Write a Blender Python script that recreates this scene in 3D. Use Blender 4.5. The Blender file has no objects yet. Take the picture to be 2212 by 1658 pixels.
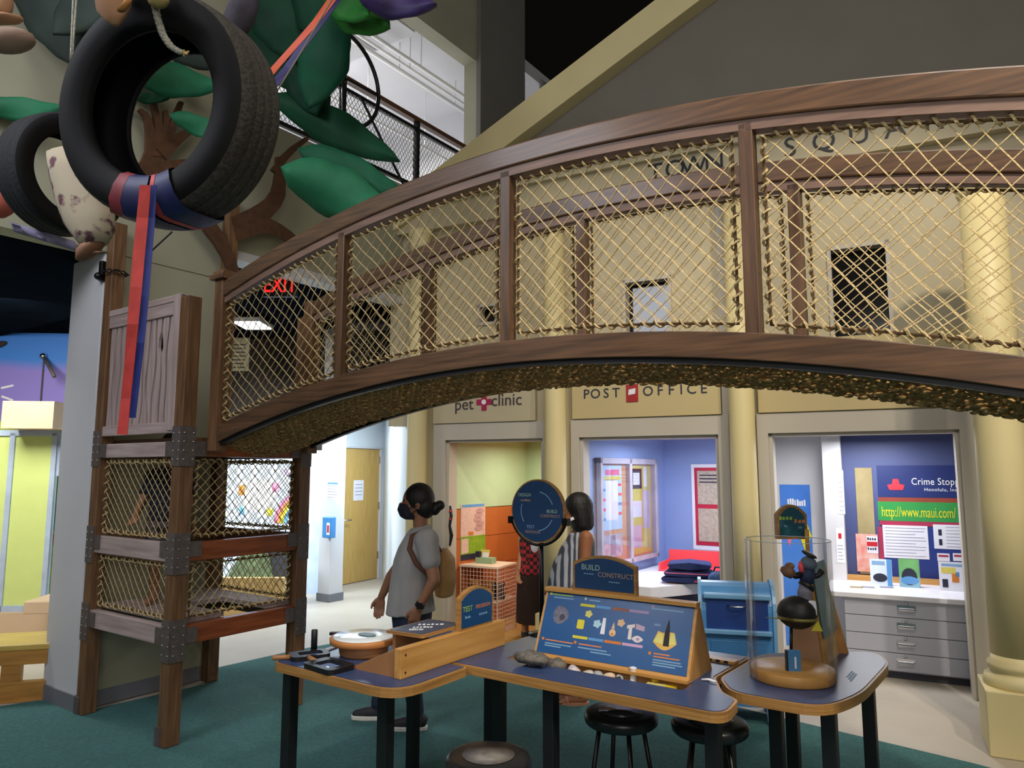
import bpy, math, random
from mathutils import Vector as V, Matrix
random.seed(7)
sc = bpy.context.scene
COL = sc.collection
PI = math.pi
# ---------------------------------------------------------------- camera
FPX, CX, CY, EYE = 1560.0, 1106.0, 829.0, 1.65
PITCH = math.atan(186 / FPX)
cam = bpy.data.objects.new('camera', bpy.data.cameras.new('camera'))
COL.objects.link(cam)
cam.location = (0, 0, EYE)
cam.rotation_euler = (PI / 2 + PITCH, 0, 0)
cam.data.sensor_fit = 'HORIZONTAL'; cam.data.sensor_width = 36
cam.data.lens = FPX / 2212 * 36
cam.data.clip_start = .05; cam.data.clip_end = 100
sc.camera = cam
# ---------------------------------------------------------------- world, exposure
w = bpy.data.worlds.new('world'); sc.world = w; w.use_nodes = True
bg = w.node_tree.nodes['Background']
bg.inputs[0].default_value = (.75, .72, .66, 1); bg.inputs[1].default_value = .13
vs = sc.view_settings
vs.view_transform = 'Standard'; vs.look = 'None'; vs.gamma = 1; vs.use_curve_mapping = False
vs.exposure = 0.0
# ---------------------------------------------------------------- lights (gallery track lights, room lights, one added fill behind the camera)
def area(name, loc, to, size, power, color, sy=None):
    l = bpy.data.lights.new(name, 'AREA'); l.energy = power; l.color = color
    l.size = size
    if sy: l.shape = 'RECTANGLE'; l.size_y = sy
    o = bpy.data.objects.new(name, l); COL.objects.link(o)
    o.location = loc
    o.rotation_euler = (V(to) - V(loc)).to_track_quat('-Z', 'Y').to_euler()
    return o
def spot(name, loc, to, power, color, angle=50, blend=.6, r=.08):
    l = bpy.data.lights.new(name, 'SPOT'); l.energy = power; l.color = color
    l.spot_size = math.radians(angle); l.spot_blend = blend; l.shadow_soft_size = r
    o = bpy.data.objects.new(name, l); COL.objects.link(o)
    o.location = loc
    o.rotation_euler = (V(to) - V(loc)).to_track_quat('-Z', 'Y').to_euler()
    return o
WARM = (1, .88, .7); NEUT = (1, .94, .86); COOL = (.78, .9, 1)
area('gallery_fill_light', (.6, .4, 6.8), (.2, 4.2, .5), 2.4, 100, NEUT)
area('gallery_fill_light', (-3.4, 1.4, 4.6), (-2.4, 5.0, 1.0), 1.6, 95, (.88, .91, 1))
area('gallery_fill_light', (.2, -2.6, 3.0), (.1, 5, .6), 3.0, 75, NEUT)  # added soft fill behind the camera, not a lamp of the gallery
spot('track_spot', (2.6, 2.4, 5.2), (2.4, 6.3, 1.7), 300, WARM, 62)
spot('track_spot', (.2, 3.2, 5.4), (.5, 7.4, 1.8), 170, WARM, 56)
spot('track_spot', (2.6, -.4, 5.4), (1.7, 2.9, 2.3), 620, WARM, 48)
spot('track_spot', (.9, .2, 6.0), (.6, 3.2, .8), 330, NEUT, 44)
area('hall_light', (-2.2, 8.9, 2.35), (-2.2, 8.9, 0), .8, 42, COOL)
area('hall_light', (-1.75, 9.6, 2.2), (-1.9, 10.2, 0), .5, 30, COOL)
area('hall_light', (-4.0, 8.9, 1.85), (-4.0, 9.5, 1.2), 1.0, 80, COOL)
area('play_room_light', (-5.0, 6.2, 3.1), (-5.4, 7.2, 1.0), 1.2, 120, (1, .97, .92))
area('mezzanine_light', (-3.2, 10.0, 7.2), (-3.2, 9.6, 4.6), 1.8, 330, (1, .98, .93))
# ---------------------------------------------------------------- projection helpers (pixel of the 2212x1658 frame -> point of the place)
_c, _s = math.cos(PITCH), math.sin(PITCH)
def ray(px, py):
    u = (px - CX) / FPX; v = (py - CY) / FPX
    return V((u, _c + v * _s, _s - v * _c))
def G(px, py, z=0.0):
    d = ray(px, py); return d * ((z - EYE) / d.z) + V((0, 0, EYE))
def P(px, py, Y):
    d = ray(px, py); return d * (Y / d.y) + V((0, 0, EYE))
def frame(x, y, deg):
    return Matrix.Translation((x, y, 0)) @ Matrix.Rotation(math.radians(deg), 4, 'Z')
TW = frame(-2.071, 4.57, -35)          # play structure grid: x along the bridge, y away from it
FA = frame(-.8, 7.53, -26.7)           # shop front: x along the wall, y into the shops
TWi, FAi = TW.inverted(), FA.inverted()
I4 = Matrix.Identity(4)
def onx(F, px, py, x):
    Fi = F.inverted(); o = Fi @ V((0, 0, EYE)); d = Fi.to_3x3() @ ray(px, py)
    return o + d * ((x - o.x) / d.x)
def ony(F, px, py, y=0.):
    Fi = F.inverted(); o = Fi @ V((0, 0, EYE)); d = Fi.to_3x3() @ ray(px, py)
    return o + d * ((y - o.y) / d.y)
def T3(x, y, z): return Matrix.Translation((x, y, z))
def RZ(a): return Matrix.Rotation(a, 4, 'Z')
def RX(a): return Matrix.Rotation(a, 4, 'X')
def RY(a): return Matrix.Rotation(a, 4, 'Y')
# ---------------------------------------------------------------- materials
def lin(h):
    h = h.lstrip('#'); o = []
    for i in (0, 2, 4):
        c = int(h[i:i + 2], 16) / 255
        o.append(c / 12.92 if c < .04045 else ((c + .055) / 1.055) ** 2.4)
    return (*o, 1)
MATS = {}
def M(name, hexc, rough=.55, metal=0., var=.12, scale=6., bump=0., kind='noise', hex2=None, stretch=(1, 1, 1), emit=None, coat=0.):
    if name in MATS: return MATS[name]
    m = bpy.data.materials.new(name); m.use_nodes = True; MATS[name] = m
    nt = m.node_tree; N = nt.nodes; Lk = nt.links
    b = N['Principled BSDF']
    b.inputs['Roughness'].default_value = rough; b.inputs['Metallic'].default_value = metal
    if coat: b.inputs['Coat Weight'].default_value = coat; b.inputs['Coat Roughness'].default_value = .15
    c1 = lin(hexc)
    tc = N.new('ShaderNodeTexCoord'); mp = N.new('ShaderNodeMapping')
    mp.inputs['Scale'].default_value = stretch
    Lk.new(tc.outputs['Object'], mp.inputs[0])
    if kind == 'wave':
        t = N.new('ShaderNodeTexWave'); t.inputs['Scale'].default_value = scale; t.inputs['Distortion'].default_value = 6; t.inputs['Detail'].default_value = 3
    elif kind == 'voronoi':
        t = N.new('ShaderNodeTexVoronoi'); t.inputs['Scale'].default_value = scale
    elif kind == 'checker':
        t = N.new('ShaderNodeTexChecker'); t.inputs['Scale'].default_value = scale
    else:
        t = N.new('ShaderNodeTexNoise'); t.inputs['Scale'].default_value = scale; t.inputs['Detail'].default_value = 5
    Lk.new(mp.outputs[0], t.inputs['Vector'])
    out = t.outputs['Distance'] if kind == 'voronoi' else (t.outputs['Fac'] if 'Fac' in t.outputs else t.outputs[0])
    r = N.new('ShaderNodeValToRGB'); Lk.new(out, r.inputs[0])
    r.color_ramp.elements[0].position = .3; r.color_ramp.elements[1].position = .7
    if hex2:
        r.color_ramp.elements[0].color = lin(hex2); r.color_ramp.elements[1].color = c1
    else:
        r.color_ramp.elements[0].color = tuple(x * (1 - var) for x in c1[:3]) + (1,)
        r.color_ramp.elements[1].color = tuple(min(1, x * (1 + var)) for x in c1[:3]) + (1,)
    Lk.new(r.outputs[0], b.inputs['Base Color'])
    if bump:
        bp = N.new('ShaderNodeBump'); bp.inputs['Strength'].default_value = bump; bp.inputs['Distance'].default_value = .01
        Lk.new(out, bp.inputs['Height']); Lk.new(bp.outputs[0], b.inputs['Normal'])
    if emit:
        b.inputs['Emission Color'].default_value = lin(emit[0]); b.inputs['Emission Strength'].default_value = emit[1]
    return m
def wood(name, h1, h2, axis, rough=.45, sc_=5.):
    st = {'x': (.7, 9, 9), 'y': (9, .7, 9), 'z': (9, 9, .7)}[axis]
    return M(name, h1, rough, hex2=h2, stretch=st, scale=sc_, bump=.06)
def glass(name, col='#ffffff', rough=.02, ior=1.45, alpha=None):
    m = bpy.data.materials.new(name); m.use_nodes = True; nt = m.node_tree; N = nt.nodes
    out = N['Material Output']; N.remove(N['Principled BSDF'])
    g = N.new('ShaderNodeBsdfGlossy'); g.inputs['Roughness'].default_value = rough
    t = N.new('ShaderNodeBsdfTransparent'); t.inputs[0].default_value = lin(col)
    mx = N.new('ShaderNodeMixShader'); lw = N.new('ShaderNodeLayerWeight'); lw.inputs[0].default_value = .18
    ad = N.new('ShaderNodeMath'); ad.operation = 'MULTIPLY_ADD'; ad.inputs[1].default_value = .35; ad.inputs[2].default_value = .0
    nt.links.new(lw.outputs['Fresnel'], ad.inputs[0]); nt.links.new(ad.outputs[0], mx.inputs[0])
    nt.links.new(t.outputs[0], mx.inputs[1]); nt.links.new(g.outputs[0], mx.inputs[2])
    nt.links.new(mx.outputs[0], out.inputs[0]); MATS[name] = m
    return m
# ---------------------------------------------------------------- mesh builder
class MB:
    def __init__(s): s.v = []; s.f = []; s.M = I4
    def add(s, vs, fs):
        n = len(s.v)
        s.v += [tuple(s.M @ V(p)) for p in vs] if s.M is not I4 else [tuple(p) for p in vs]
        s.f += [tuple(i + n for i in f) for f in fs]; return s
    def box(s, x0, x1, y0, y1, z0, z1):
        return s.add([(x0, y0, z0), (x1, y0, z0), (x1, y1, z0), (x0, y1, z0), (x0, y0, z1), (x1, y0, z1), (x1, y1, z1), (x0, y1, z1)],
              [(0, 3, 2, 1), (4, 5, 6, 7), (0, 1, 5, 4), (1, 2, 6, 5), (2, 3, 7, 6), (3, 0, 4, 7)])
    def prism(s, poly, z0, z1):
        n = len(poly)
        return s.add([(p[0], p[1], z0) for p in poly] + [(p[0], p[1], z1) for p in poly],
              [tuple(range(n))[::-1], tuple(range(n, 2 * n))] + [(i, (i + 1) % n, n + (i + 1) % n, n + i) for i in range(n)])
    def loft(s, rings, closed=False, caps=True):
        n = len(rings[0]); vs = [p for r in rings for p in r]; fs = []
        m = len(rings)
        for k in range(m if closed else m - 1):
            a = k * n; b = ((k + 1) % m) * n
            for i in range(n):
                j = (i + 1) % n; fs.append((a + i, a + j, b + j, b + i))
        if caps and not closed: fs += [tuple(range(n))[::-1], tuple(range((m - 1) * n, m * n))]
        return s.add(vs, fs)
    def tube(s, path, r, n=6, closed=False, caps=True, flat=1.0, up=None):
        path = [V(p) for p in path]; m = len(path); rings = []
        nr = None
        for i, p in enumerate(path):
            a = path[(i - 1) % m] if (closed or i > 0) else p
            b = path[(i + 1) % m] if (closed or i < m - 1) else p
            t = (b - a); t = t.normalized() if t.length > 1e-9 else V((0, 0, 1))
            if nr is None or up is not None:
                ref = V(up) if up is not None else (V((0, 0, 1)) if abs(t.z) < .9 else V((1, 0, 0)))
                nr = (ref - t * ref.dot(t)).normalized()
            else:
                nr = (nr - t * nr.dot(t)); nr = nr.normalized() if nr.length > 1e-6 else V((1, 0, 0))
            bn = t.cross(nr); rr = r[i] if isinstance(r, (list, tuple)) else r
            rings.append([p + nr * (rr * flat * math.cos(2 * PI * k / n)) + bn * (rr * math.sin(2 * PI * k / n)) for k in range(n)])
        return s.loft(rings, closed, caps)
    def lathe(s, prof, n=24, c=(0, 0, 0), closed=False):
        c = V(c)
        rings = [[c + V((r * math.cos(2 * PI * k / n), r * math.sin(2 * PI * k / n), z)) for k in range(n)] for r, z in prof]
        return s.loft(rings, closed, not closed)
    def ell(s, c, rx, ry=None, rz=None, n=14, m=8, R=None):
        ry = ry or rx; rz = rz or rx; c = V(c); rings = []
        for j in range(m + 1):
            a = PI * j / m - PI / 2; a = max(-PI / 2 + .02, min(PI / 2 - .02, a)); ring = []
            for k in range(n):
                q = V((rx * math.cos(a) * math.cos(2 * PI * k / n), ry * math.cos(a) * math.sin(2 * PI * k / n), rz * math.sin(a)))
                ring.append(c + (R @ q if R else q))
            rings.append(ring)
        return s.loft(rings)
    def bar(s, p, q, w, h, up=(0, 0, 1)):
        p, q = V(p), V(q); t = (q - p).normalized(); u = V(up); u = (u - t * u.dot(t)).normalized(); b = t.cross(u)
        rr = [[e + b * (w / 2 * i) + u * (h / 2 * j) for i, j in ((-1, -1), (1, -1), (1, 1), (-1, 1))] for e in (p, q)]
        return s.loft(rr)
    def build(s, name, mat, parent=None, smooth=False, Mx=None, bevel=0, kind=None, label=None):
        me = bpy.data.meshes.new(name); me.from_pydata(s.v, [], s.f); me.update()
        me.materials.append(mat if not isinstance(mat, str) else MATS[mat])
        if smooth: me.shade_smooth()
        o = bpy.data.objects.new(name, me); COL.objects.link(o)
        if parent: o.parent = parent
        if Mx is not None: o.matrix_local = Mx
        if bevel:
            b = o.modifiers.new('bevel', 'BEVEL'); b.width = bevel; b.segments = 2; b.limit_method = 'ANGLE'; b.angle_limit = .7
        if kind: o['kind'] = kind
        if label: o['label'] = label
        return o
def tag(o, label, cat, group=None, kind=None):
    o['label'] = label; o['category'] = cat
    if group: o['group'] = group
    if kind: o['kind'] = kind
    return o
def thing(name, label, cat, Mx=I4, group=None):
    o = bpy.data.objects.new(name, None); COL.objects.link(o); o.empty_display_size = .05
    o.matrix_world = Mx
    return tag(o, label, cat, group)
def struct(name, mb, mat, label, cat, Mx=None, smooth=False, bevel=0):
    return tag(mb.build(name, mat, None, smooth, Mx, bevel), label, cat, kind='structure')
def text(body, size, mat, parent, Mx, ext=.002, align='CENTER', sx=1., spacing=1., name='lettering'):
    cu = bpy.data.curves.new('t', 'FONT'); cu.body = body; cu.size = size; cu.extrude = ext
    cu.align_x = align; cu.align_y = 'CENTER'; cu.space_character = spacing; cu.resolution_u = 3
    ob = bpy.data.objects.new('t', cu); COL.objects.link(ob)
    bpy.context.view_layer.update()
    me = bpy.data.meshes.new_from_object(ob.evaluated_get(bpy.context.evaluated_depsgraph_get()))
    bpy.data.objects.remove(ob); bpy.data.curves.remove(cu)
    for vv in me.vertices: vv.co.x *= sx
    me.materials.clear(); me.materials.append(MATS[mat] if isinstance(mat, str) else mat)
    o = bpy.data.objects.new(name, me); COL.objects.link(o); o.parent = parent; o.matrix_local = Mx
    return o
def blocks(parent, mat, Mx, w_, h_, n, seed=1, name='print'):     # print too blurred to read: a row of small uneven strokes
    rn = random.Random(seed); mb = MB(); x = -w_ / 2
    for k in range(n):
        b = w_ / n * rn.uniform(.55, .8); q = h_ * rn.uniform(.6, 1); mb.box(x, x + b, -h_ / 2, -h_ / 2 + q, 0, .0008); x += w_ / n
    return mb.build(name, mat if not isinstance(mat, str) else MATS[mat], parent, Mx=Mx, kind='stuff')
FACE = RX(PI / 2)                     # text / flat print standing upright, facing local -y
def flat(poly, z=0.0, th=.0015):      # thin print shape in the x-y plane of its panel
    return MB().prism(poly, z, z + th)
def rect(x0, x1, y0, y1): return [(x0, y0), (x1, y0), (x1, y1), (x0, y1)]
def circ(x, y, r, n=20, ry=None): return [(x + r * math.cos(2 * PI * k / n), y + (ry or r) * math.sin(2 * PI * k / n)) for k in range(n)]
def rrect(x0, x1, y0, y1, r, n=5, rs=None):
    rs = rs or (r, r, r, r); out = []
    for (cx, cy, a0, q) in ((x1 - rs[0], y1 - rs[0], 0, rs[0]), (x0 + rs[1], y1 - rs[1], 90, rs[1]), (x0 + rs[2], y0 + rs[2], 180, rs[2]), (x1 - rs[3], y0 + rs[3], 270, rs[3])):
        for k in range(n + 1):
            a = math.radians(a0 + 90 * k / n); out.append((cx + q * math.cos(a), cy + q * math.sin(a)))
    return out
def arch(w, h, rise, n=12, r=.0):     # board with a gently arched top, centred on x, base at 0
    pts = [(-w / 2, 0), (w / 2, 0)]
    for k in range(n + 1):
        x = w / 2 - w * k / n; pts.append((x, h - rise * (2 * x / w) ** 2))
    return pts
def holed(x0, x1, z0, z1, holes, y0, y1):      # wall in the x-z plane with rectangular openings
    xs = sorted({x0, x1, *[h[0] for h in holes], *[h[1] for h in holes]}); zs = sorted({z0, z1, *[h[2] for h in holes], *[h[3] for h in holes]})
    xs = [x for x in xs if x0 <= x <= x1]; zs = [z for z in zs if z0 <= z <= z1]
    mb = MB()
    inh = lambda x, z: any(h[0] < x < h[1] and h[2] < z < h[3] for h in holes)
    cell = [[not inh((xs[i] + xs[i + 1]) / 2, (zs[j] + zs[j + 1]) / 2) for j in range(len(zs) - 1)] for i in range(len(xs) - 1)]
    g = lambda i, j: 0 <= i < len(cell) and 0 <= j < len(cell[0]) and cell[i][j]
    for i in range(len(cell)):
        for j in range(len(cell[0])):
            if not cell[i][j]: continue
            a, b, c, d = xs[i], xs[i + 1], zs[j], zs[j + 1]
            mb.add([(a, y0, c), (b, y0, c), (b, y0, d), (a, y0, d)], [(0, 1, 2, 3)])
            mb.add([(a, y1, c), (b, y1, c), (b, y1, d), (a, y1, d)], [(3, 2, 1, 0)])
            if not g(i - 1, j): mb.add([(a, y0, c), (a, y1, c), (a, y1, d), (a, y0, d)], [(3, 2, 1, 0)])
            if not g(i + 1, j): mb.add([(b, y0, c), (b, y1, c), (b, y1, d), (b, y0, d)], [(0, 1, 2, 3)])
            if not g(i, j - 1): mb.add([(a, y0, c), (b, y0, c), (b, y1, c), (a, y1, c)], [(3, 2, 1, 0)])
            if not g(i, j + 1): mb.add([(a, y0, d), (b, y0, d), (b, y1, d), (a, y1, d)], [(0, 1, 2, 3)])
    return mb
# ---------------------------------------------------------------- palette
M('carpet', '#366362', .95, var=.22, scale=60, bump=.25)
M('floor_tan', '#b3aa9c', .5, var=.06, scale=3)
M('paint_yellow', '#d8ca98', .5, var=.04, scale=2)
M('paint_sign', '#b9ae90', .55, var=.04, scale=2)
M('paint_beige', '#b9b3a8', .55, var=.04, scale=2)
M('paint_olive', '#9c9a84', .65, var=.06, scale=2)
M('wall_shade_grey', '#6f6d66', .7, var=.06, scale=2)
M('paint_white', '#c9c9cd', .55, var=.03, scale=2)
M('paint_cool', '#d6dde2', .5, var=.03, scale=2)
M('paint_cream', '#e6d6b2', .5, var=.03)
M('paint_blue', '#90a5d6', .55, var=.04, scale=2)
M('paint_navy', '#454f7c', .55, var=.06, scale=2)
M('paint_green', '#b2cba2', .55, var=.03, scale=2)
M('paint_orange', '#b4642e', .55, var=.06, scale=3)
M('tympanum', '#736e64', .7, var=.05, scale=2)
M('void', '#171510', .9, var=.1)
M('ceiling_dark', '#10161f', .8, var=.2, scale=3)
M('hall_dark', '#2a1f1a', .8, var=.25, scale=3)
M('base_grey', '#70727a', .6, var=.05)
M('black_metal', '#111113', .35, var=.1, metal=.3)
M('black_paint', '#131418', .45, var=.1)
M('steel_dark', '#5f5653', .55, metal=.2, var=.2, scale=30)
M('bolt', '#8d8a86', .35, metal=.8)
M('chrome', '#c8cad0', .2, metal=1.)
M('rope', '#cdb88a', .9, hex2='#9c8557', scale=140, bump=.3)
M('rope_dark', '#6d5330', .9, hex2='#3b2a17', scale=120, bump=.4)
M('rope_white', '#a9a698', .9, hex2='#77766c', scale=90, bump=.3)
M('laminate', '#34456b', .38, var=.12, scale=14)
M('sign_blue', '#164778', .35, var=.05, scale=4)
M('sign_navy', '#24446c', .35, var=.05, scale=4)
M('sign_teal', '#1d5668', .35, var=.05, scale=4)
M('white', '#e9e9ea', .5, var=.03)
M('paper', '#e4e4ee', .7, var=.03)
M('ink', '#22243a', .6)
M('ink_grey', '#8f93a5', .6)
M('ink_blue', '#7ea3c9', .6)
M('yellow', '#d8cc2c', .5, var=.05); M('orange', '#d07a2e', .5, var=.05); M('red', '#c42430', .45, var=.06)
M('lilac', '#a58fb8', .5); M('sky', '#5b97d0', .5, var=.05); M('brown_print', '#9a5a3e', .5); M('pink', '#e36f92', .5); M('green_print', '#2f8f45', .5, var=.05)
M('navy_cloth', '#1f2d5e', .9, var=.2, scale=20, bump=.2)
M('coral', '#ee4f57', .5, var=.04)
M('mail_blue', '#4a86bf', .35, var=.06, scale=3); M('mail_deep', '#183a80', .45, var=.08)
M('drawer_grey', '#b4b7c6', .4, var=.03, scale=2); M('counter_white', '#e8e8f2', .35, var=.03)
for a_ in 'xyz':
    wood('oak_' + a_, '#7d5a3c', '#543b28', a_)
    wood('ply_' + a_, '#cf9d57', '#b98443', a_, .4, 3)
    wood('lt_' + a_, '#b5a3a0', '#94817e', a_, .55, 4)  # pale mauve: cool light on the left face put into the wood colour
for n_ in ('ceiling_dark',): MATS[n_].node_tree.nodes['Principled BSDF'].inputs['Specular IOR Level'].default_value = 0.
M('ply_edge', '#b98a4e', .45, hex2='#8a6030', scale=3, stretch=(1, 1, 40))
# ================================================================ the setting
def seg(mb, x0, y0, x1, y1, z0, z1, th):       # wall along a segment, thickness to the left of its direction
    d = V((x1 - x0, y1 - y0, 0)).normalized(); n = V((-d.y, d.x, 0)) * th
    a, b = V((x0, y0, 0)), V((x1, y1, 0))
    q = [a, b, b + n, a + n]
    return mb.prism([(p.x, p.y) for p in q], z0, z1)
struct('floor', MB().box(-14, 12, -3, 17, -.1, 0), 'floor_tan', 'pale beige hall floor running back under the doors and shops', 'floor')
cp = [G(*p) for p in ((0, 1527), (95, 1512), (168, 1541), (455, 1476), (470, 1443), (640, 1405), (760, 1383))]
carp = [(-9, 4.2)] + [(p.x, p.y) for p in cp] + [(-.6, 7.0), (.6, 6.1), (1.35, 5.5), (1.737, 5.122), (2.601, 4.308), (3.6, 3.2), (5, 1.5), (5, -2.5), (-9, -2.5)]
o = MB().prism(carp[::-1], 0.0, .008).build('floor', 'carpet'); tag(o, 'dark teal carpet under the tower and the blue tables', 'carpet', kind='structure')
struct('wall_back', MB().box(-14, 20, 16, 16.2, 0, 24), 'void', 'black void behind the gabled shop front', 'wall')
# ---- mezzanine wall, parallel to the play structure's depth
TWW = TW @ RZ(PI / 2)      # x' = along the wall (away from the camera), y' = into the wall
struct('wall_left', holed(-8, 5.4, 3.25, 9.2, [(1.0, 4.38, 4.8, 6.9), (.92, 6, 3, 3.52)], 1.1, 1.3), 'paint_olive', 'olive beige upper wall behind the wooden tree', 'wall', TWW)
struct('wall_pier', MB().box(-.03, .92, 1.12, 1.62, 0, 3.25), 'paint_white', 'white pier standing directly behind the wooden tower', 'wall', TWW, bevel=.01)
struct('wall_pier_face', MB().box(-.005, .925, 1.108, 1.119, .1, 3.25), 'paint_olive', 'olive face of the pier behind the tower nets', 'wall', TWW)
struct('baseboard_pier', MB().box(-.045, .93, 1.105, 1.635, .008, .115), 'base_grey', 'grey rubber base around the white pier', 'baseboard', TWW)
struct('ceiling', MB().box(-8, .92, 1.3, 9, 3.25, 3.4).box(.92, 8, 1.3, 9, 3.56, 3.64), 'ceiling_dark', 'dark blue-black ceiling under the mezzanine', 'ceiling', TWW)
for k, (x, a) in enumerate(((-1.2, .03), (-2.3, .05), (-3.6, .03))):
    tag(MB().tube([(x, 1.4, 3.17), (x + .3, 7.5, 3.17)], a, 8).build('ceiling_pipe', 'ceiling_dark', None, True, TWW), ('thin dark pipe under the dark ceiling nearest the pier', 'thick dark duct under the dark ceiling, mid-room', 'thin dark pipe under the dark ceiling farthest left')[k], 'pipe', 'pipes under the mezzanine')
struct('wall_fascia', MB().box(.925, 5.4, 1.09, 1.3, 3.45, 3.53), 'paint_white', 'white strip along the slab edge above the exit sign', 'wall', TWW)
# mezzanine room
struct('floor_mezzanine', MB().box(-1, 6, 1.3, 6, 4.7, 4.8), 'paint_white', 'upper gallery floor behind the mesh railing', 'floor', TWW)
struct('wall_mezzanine', MB().box(-1, 6.6, 6, 6.2, 4.8, 7.6), 'paint_cool', 'off-white back wall of the upper gallery', 'wall', TWW)
struct('wall_mezzanine_end', MB().box(6.2, 6.4, 1.3, 6, 4.8, 7.6), 'paint_white', 'grey-white end wall of the upper gallery', 'wall', TWW)
struct('ceiling_mezzanine', MB().box(-1, 6.6, 1.3, 6.2, 7.5, 7.7), 'paint_white', 'off-white ceiling of the upper gallery', 'ceiling', TWW)
struct('trim_beam', MB().box(3.2, 3.75, 1.6, 6, 7.15, 7.5), 'paint_white', 'white boxed beam across the gallery ceiling', 'beam', TWW)
struct('wall_far_end', MB().box(4.38, 5.4, 1.03, 1.1, 4.0, 9.2), 'wall_shade_grey', 'far end of the olive wall, its different light painted in as grey', 'wall', TWW)  # end of the same wall; its different lighting is put into this grey
for k, (y, z, r) in enumerate(((1.9, 7.0, .025), (2.1, 7.05, .02), (2.3, 7.1, .03), (2.9, 6.6, .022))):
    t = thing('sprinkler_pipe', ('thin white ceiling pipe, nearest of the close-set three', 'thin white ceiling pipe, middle of the close-set three', 'white ceiling pipe, farthest of the close-set three', 'lower white pipe hung on rods above the mesh railing')[k], 'pipe', TWW, 'white pipes in the gallery')
    MB().tube([(-.5, y, z), (6.2, y, z)], r, 8).build('pipe', 'white', t, True)
    for x in (1.6, 2.9, 4.2, 5.4): MB().tube([(x, y, z), (x, y, 7.5)], .008, 5).build('hanger_rod', 'white', t)
# mezzanine railing
M('mesh_wire', '#9a958a', .5, metal=.4, var=.1)
t = thing('mezzanine_railing', 'black steel railing with wire mesh and wooden handrail on the mezzanine', 'railing', TWW)
MB().box(.9, 4.5, 1.12, 1.2, 5.66, 5.71).build('handrail', wood('rail_wood', '#6b4222', '#4a2c16', 'x'), t, bevel=.008)
MB().box(.9, 4.5, 1.14, 1.18, 5.55, 5.59).build('top_bar', 'black_metal', t)
MB().box(.9, 4.5, 1.14, 1.18, 4.86, 4.9).build('bottom_bar', 'black_metal', t)
for x in (.95, 2.2, 3.32, 4.36): MB().box(x, x + .045, 1.13, 1.19, 4.8, 5.66).build('post', 'black_metal', t)
mb = MB()
for i in range(-16, 74):
    x0 = .95 + i * .05
    for sg in (1, -1):
        pts = []
        for q in range(0, 15):
            z = 4.9 + q * (.65 / 14); x = x0 + sg * (z - 4.9) * .62 + (0 if sg > 0 else .4)
            if .95 < x < 4.4: pts.append((x, 1.16 + .004 * sg, z))
        if len(pts) > 1: mb.tube([pts[0], pts[-1]], .0035, 3)
mb.build('wire_mesh', 'mesh_wire', t, kind='stuff')
MB().bar((2.4, 1.1, 5.55), (3.35, 1.1, 4.5), .02, .02).build('brace_cable', 'black_metal', t)
# big black wheel in front of the railing
wc = onx(TW, 738, 168, -1.0)
t = thing('spoked_wheel', 'large black spoked wheel mounted before the mesh railing', 'wheel', TWW @ T3(wc.y, .98, wc.z))
MB().tube([(.49 * math.cos(a * PI / 24), 0, .49 * math.sin(a * PI / 24)) for a in range(48)], .022, 8, closed=True).build('rim', 'black_metal', t, True)
for k in range(4):
    a = k * PI / 2 + .05; MB().tube([(0, 0, 0), (.49 * math.cos(a), 0, .49 * math.sin(a))], .016, 6).build('spoke', 'black_metal', t)
MB().ell((0, 0, 0), .05, .03, .05).build('hub', 'black_metal', t, True)
# ---- shop front
holes = [(.142, 1.24, -1, 1.955), (1.612, 2.891, -1, 1.955), (3.297, 4.66, -1, 1.955), (-.61, -.33, -1, 2.12),
         (.5, .74, 3.12, 3.34), (2.056, 2.515, 2.82, 3.41), (3.815, 4.275, 2.6, 3.48)]
struct('wall_front', holed(-.6, 8, 0, 4.2, holes, 0, .14), 'paint_sign', 'cream yellow shop front wall with three shop openings', 'wall', FA)
BAYS = ((.142, 1.24, 0., 1.17), (1.612, 2.891, 1.553, 2.925), (3.297, 4.66, 3.23, 4.78))
for k, (x0, x1, h0, h1) in enumerate(BAYS):
    nm = ('pet clinic', 'post office', 'police desk')[k]
    L = max(x0 - .14, h0 - .02); Rr = x1 + (.075 if k == 0 else .09 if k == 1 else .1)
    mb = MB().box(L, x0, -.035, 0, 0, 2.12).box(x1, Rr, -.035, 0, 0, 2.12).box(x0, x1, -.035, 0, 1.955, 2.12)
    mb.box(x0, x0 + .03, 0, .16, 0, 1.955).box(x1 - .03, x1, 0, .16, 0, 1.955).box(x0, x1, 0, .16, 1.93, 1.955)
    struct('trim_%d' % (k + 1), mb, 'paint_beige', 'grey-beige casing around the %s opening' % nm, 'trim', FA)
    struct('trim_%d' % (k + 4), MB().box(h0, h1, -.05, 0, 2.125, 2.72), 'paint_sign' if k == 0 else M('paint_sign2', '#bfae80', .55, var=.04, scale=2), 'flat sign board above the %s opening' % nm, 'trim', FA, bevel=.004)
for k, (x0, x1, z0, z1) in enumerate(holes[4:]):
    t = thing('window_%d' % (k + 1), ('small dark upper window over the pet clinic', 'dark upper window over the post office', 'tall dark upper window over the police desk')[k], 'window', FA); t['kind'] = 'structure'
    mb = MB().box(x0, x0 + .03, -.02, .14, z0, z1).box(x1 - .03, x1, -.02, .14, z0, z1).box(x0, x1, -.02, .14, z1 - .03, z1).box(x0, x1, -.02, .14, z0, z0 + .03)
    mb.build('window_frame', 'paint_beige', t)
    MB().box(x0, x1, .1, .13, z0, z1).build('pane', M('pane_black', '#0a0a0b', .12, var=.05), t)
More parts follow.
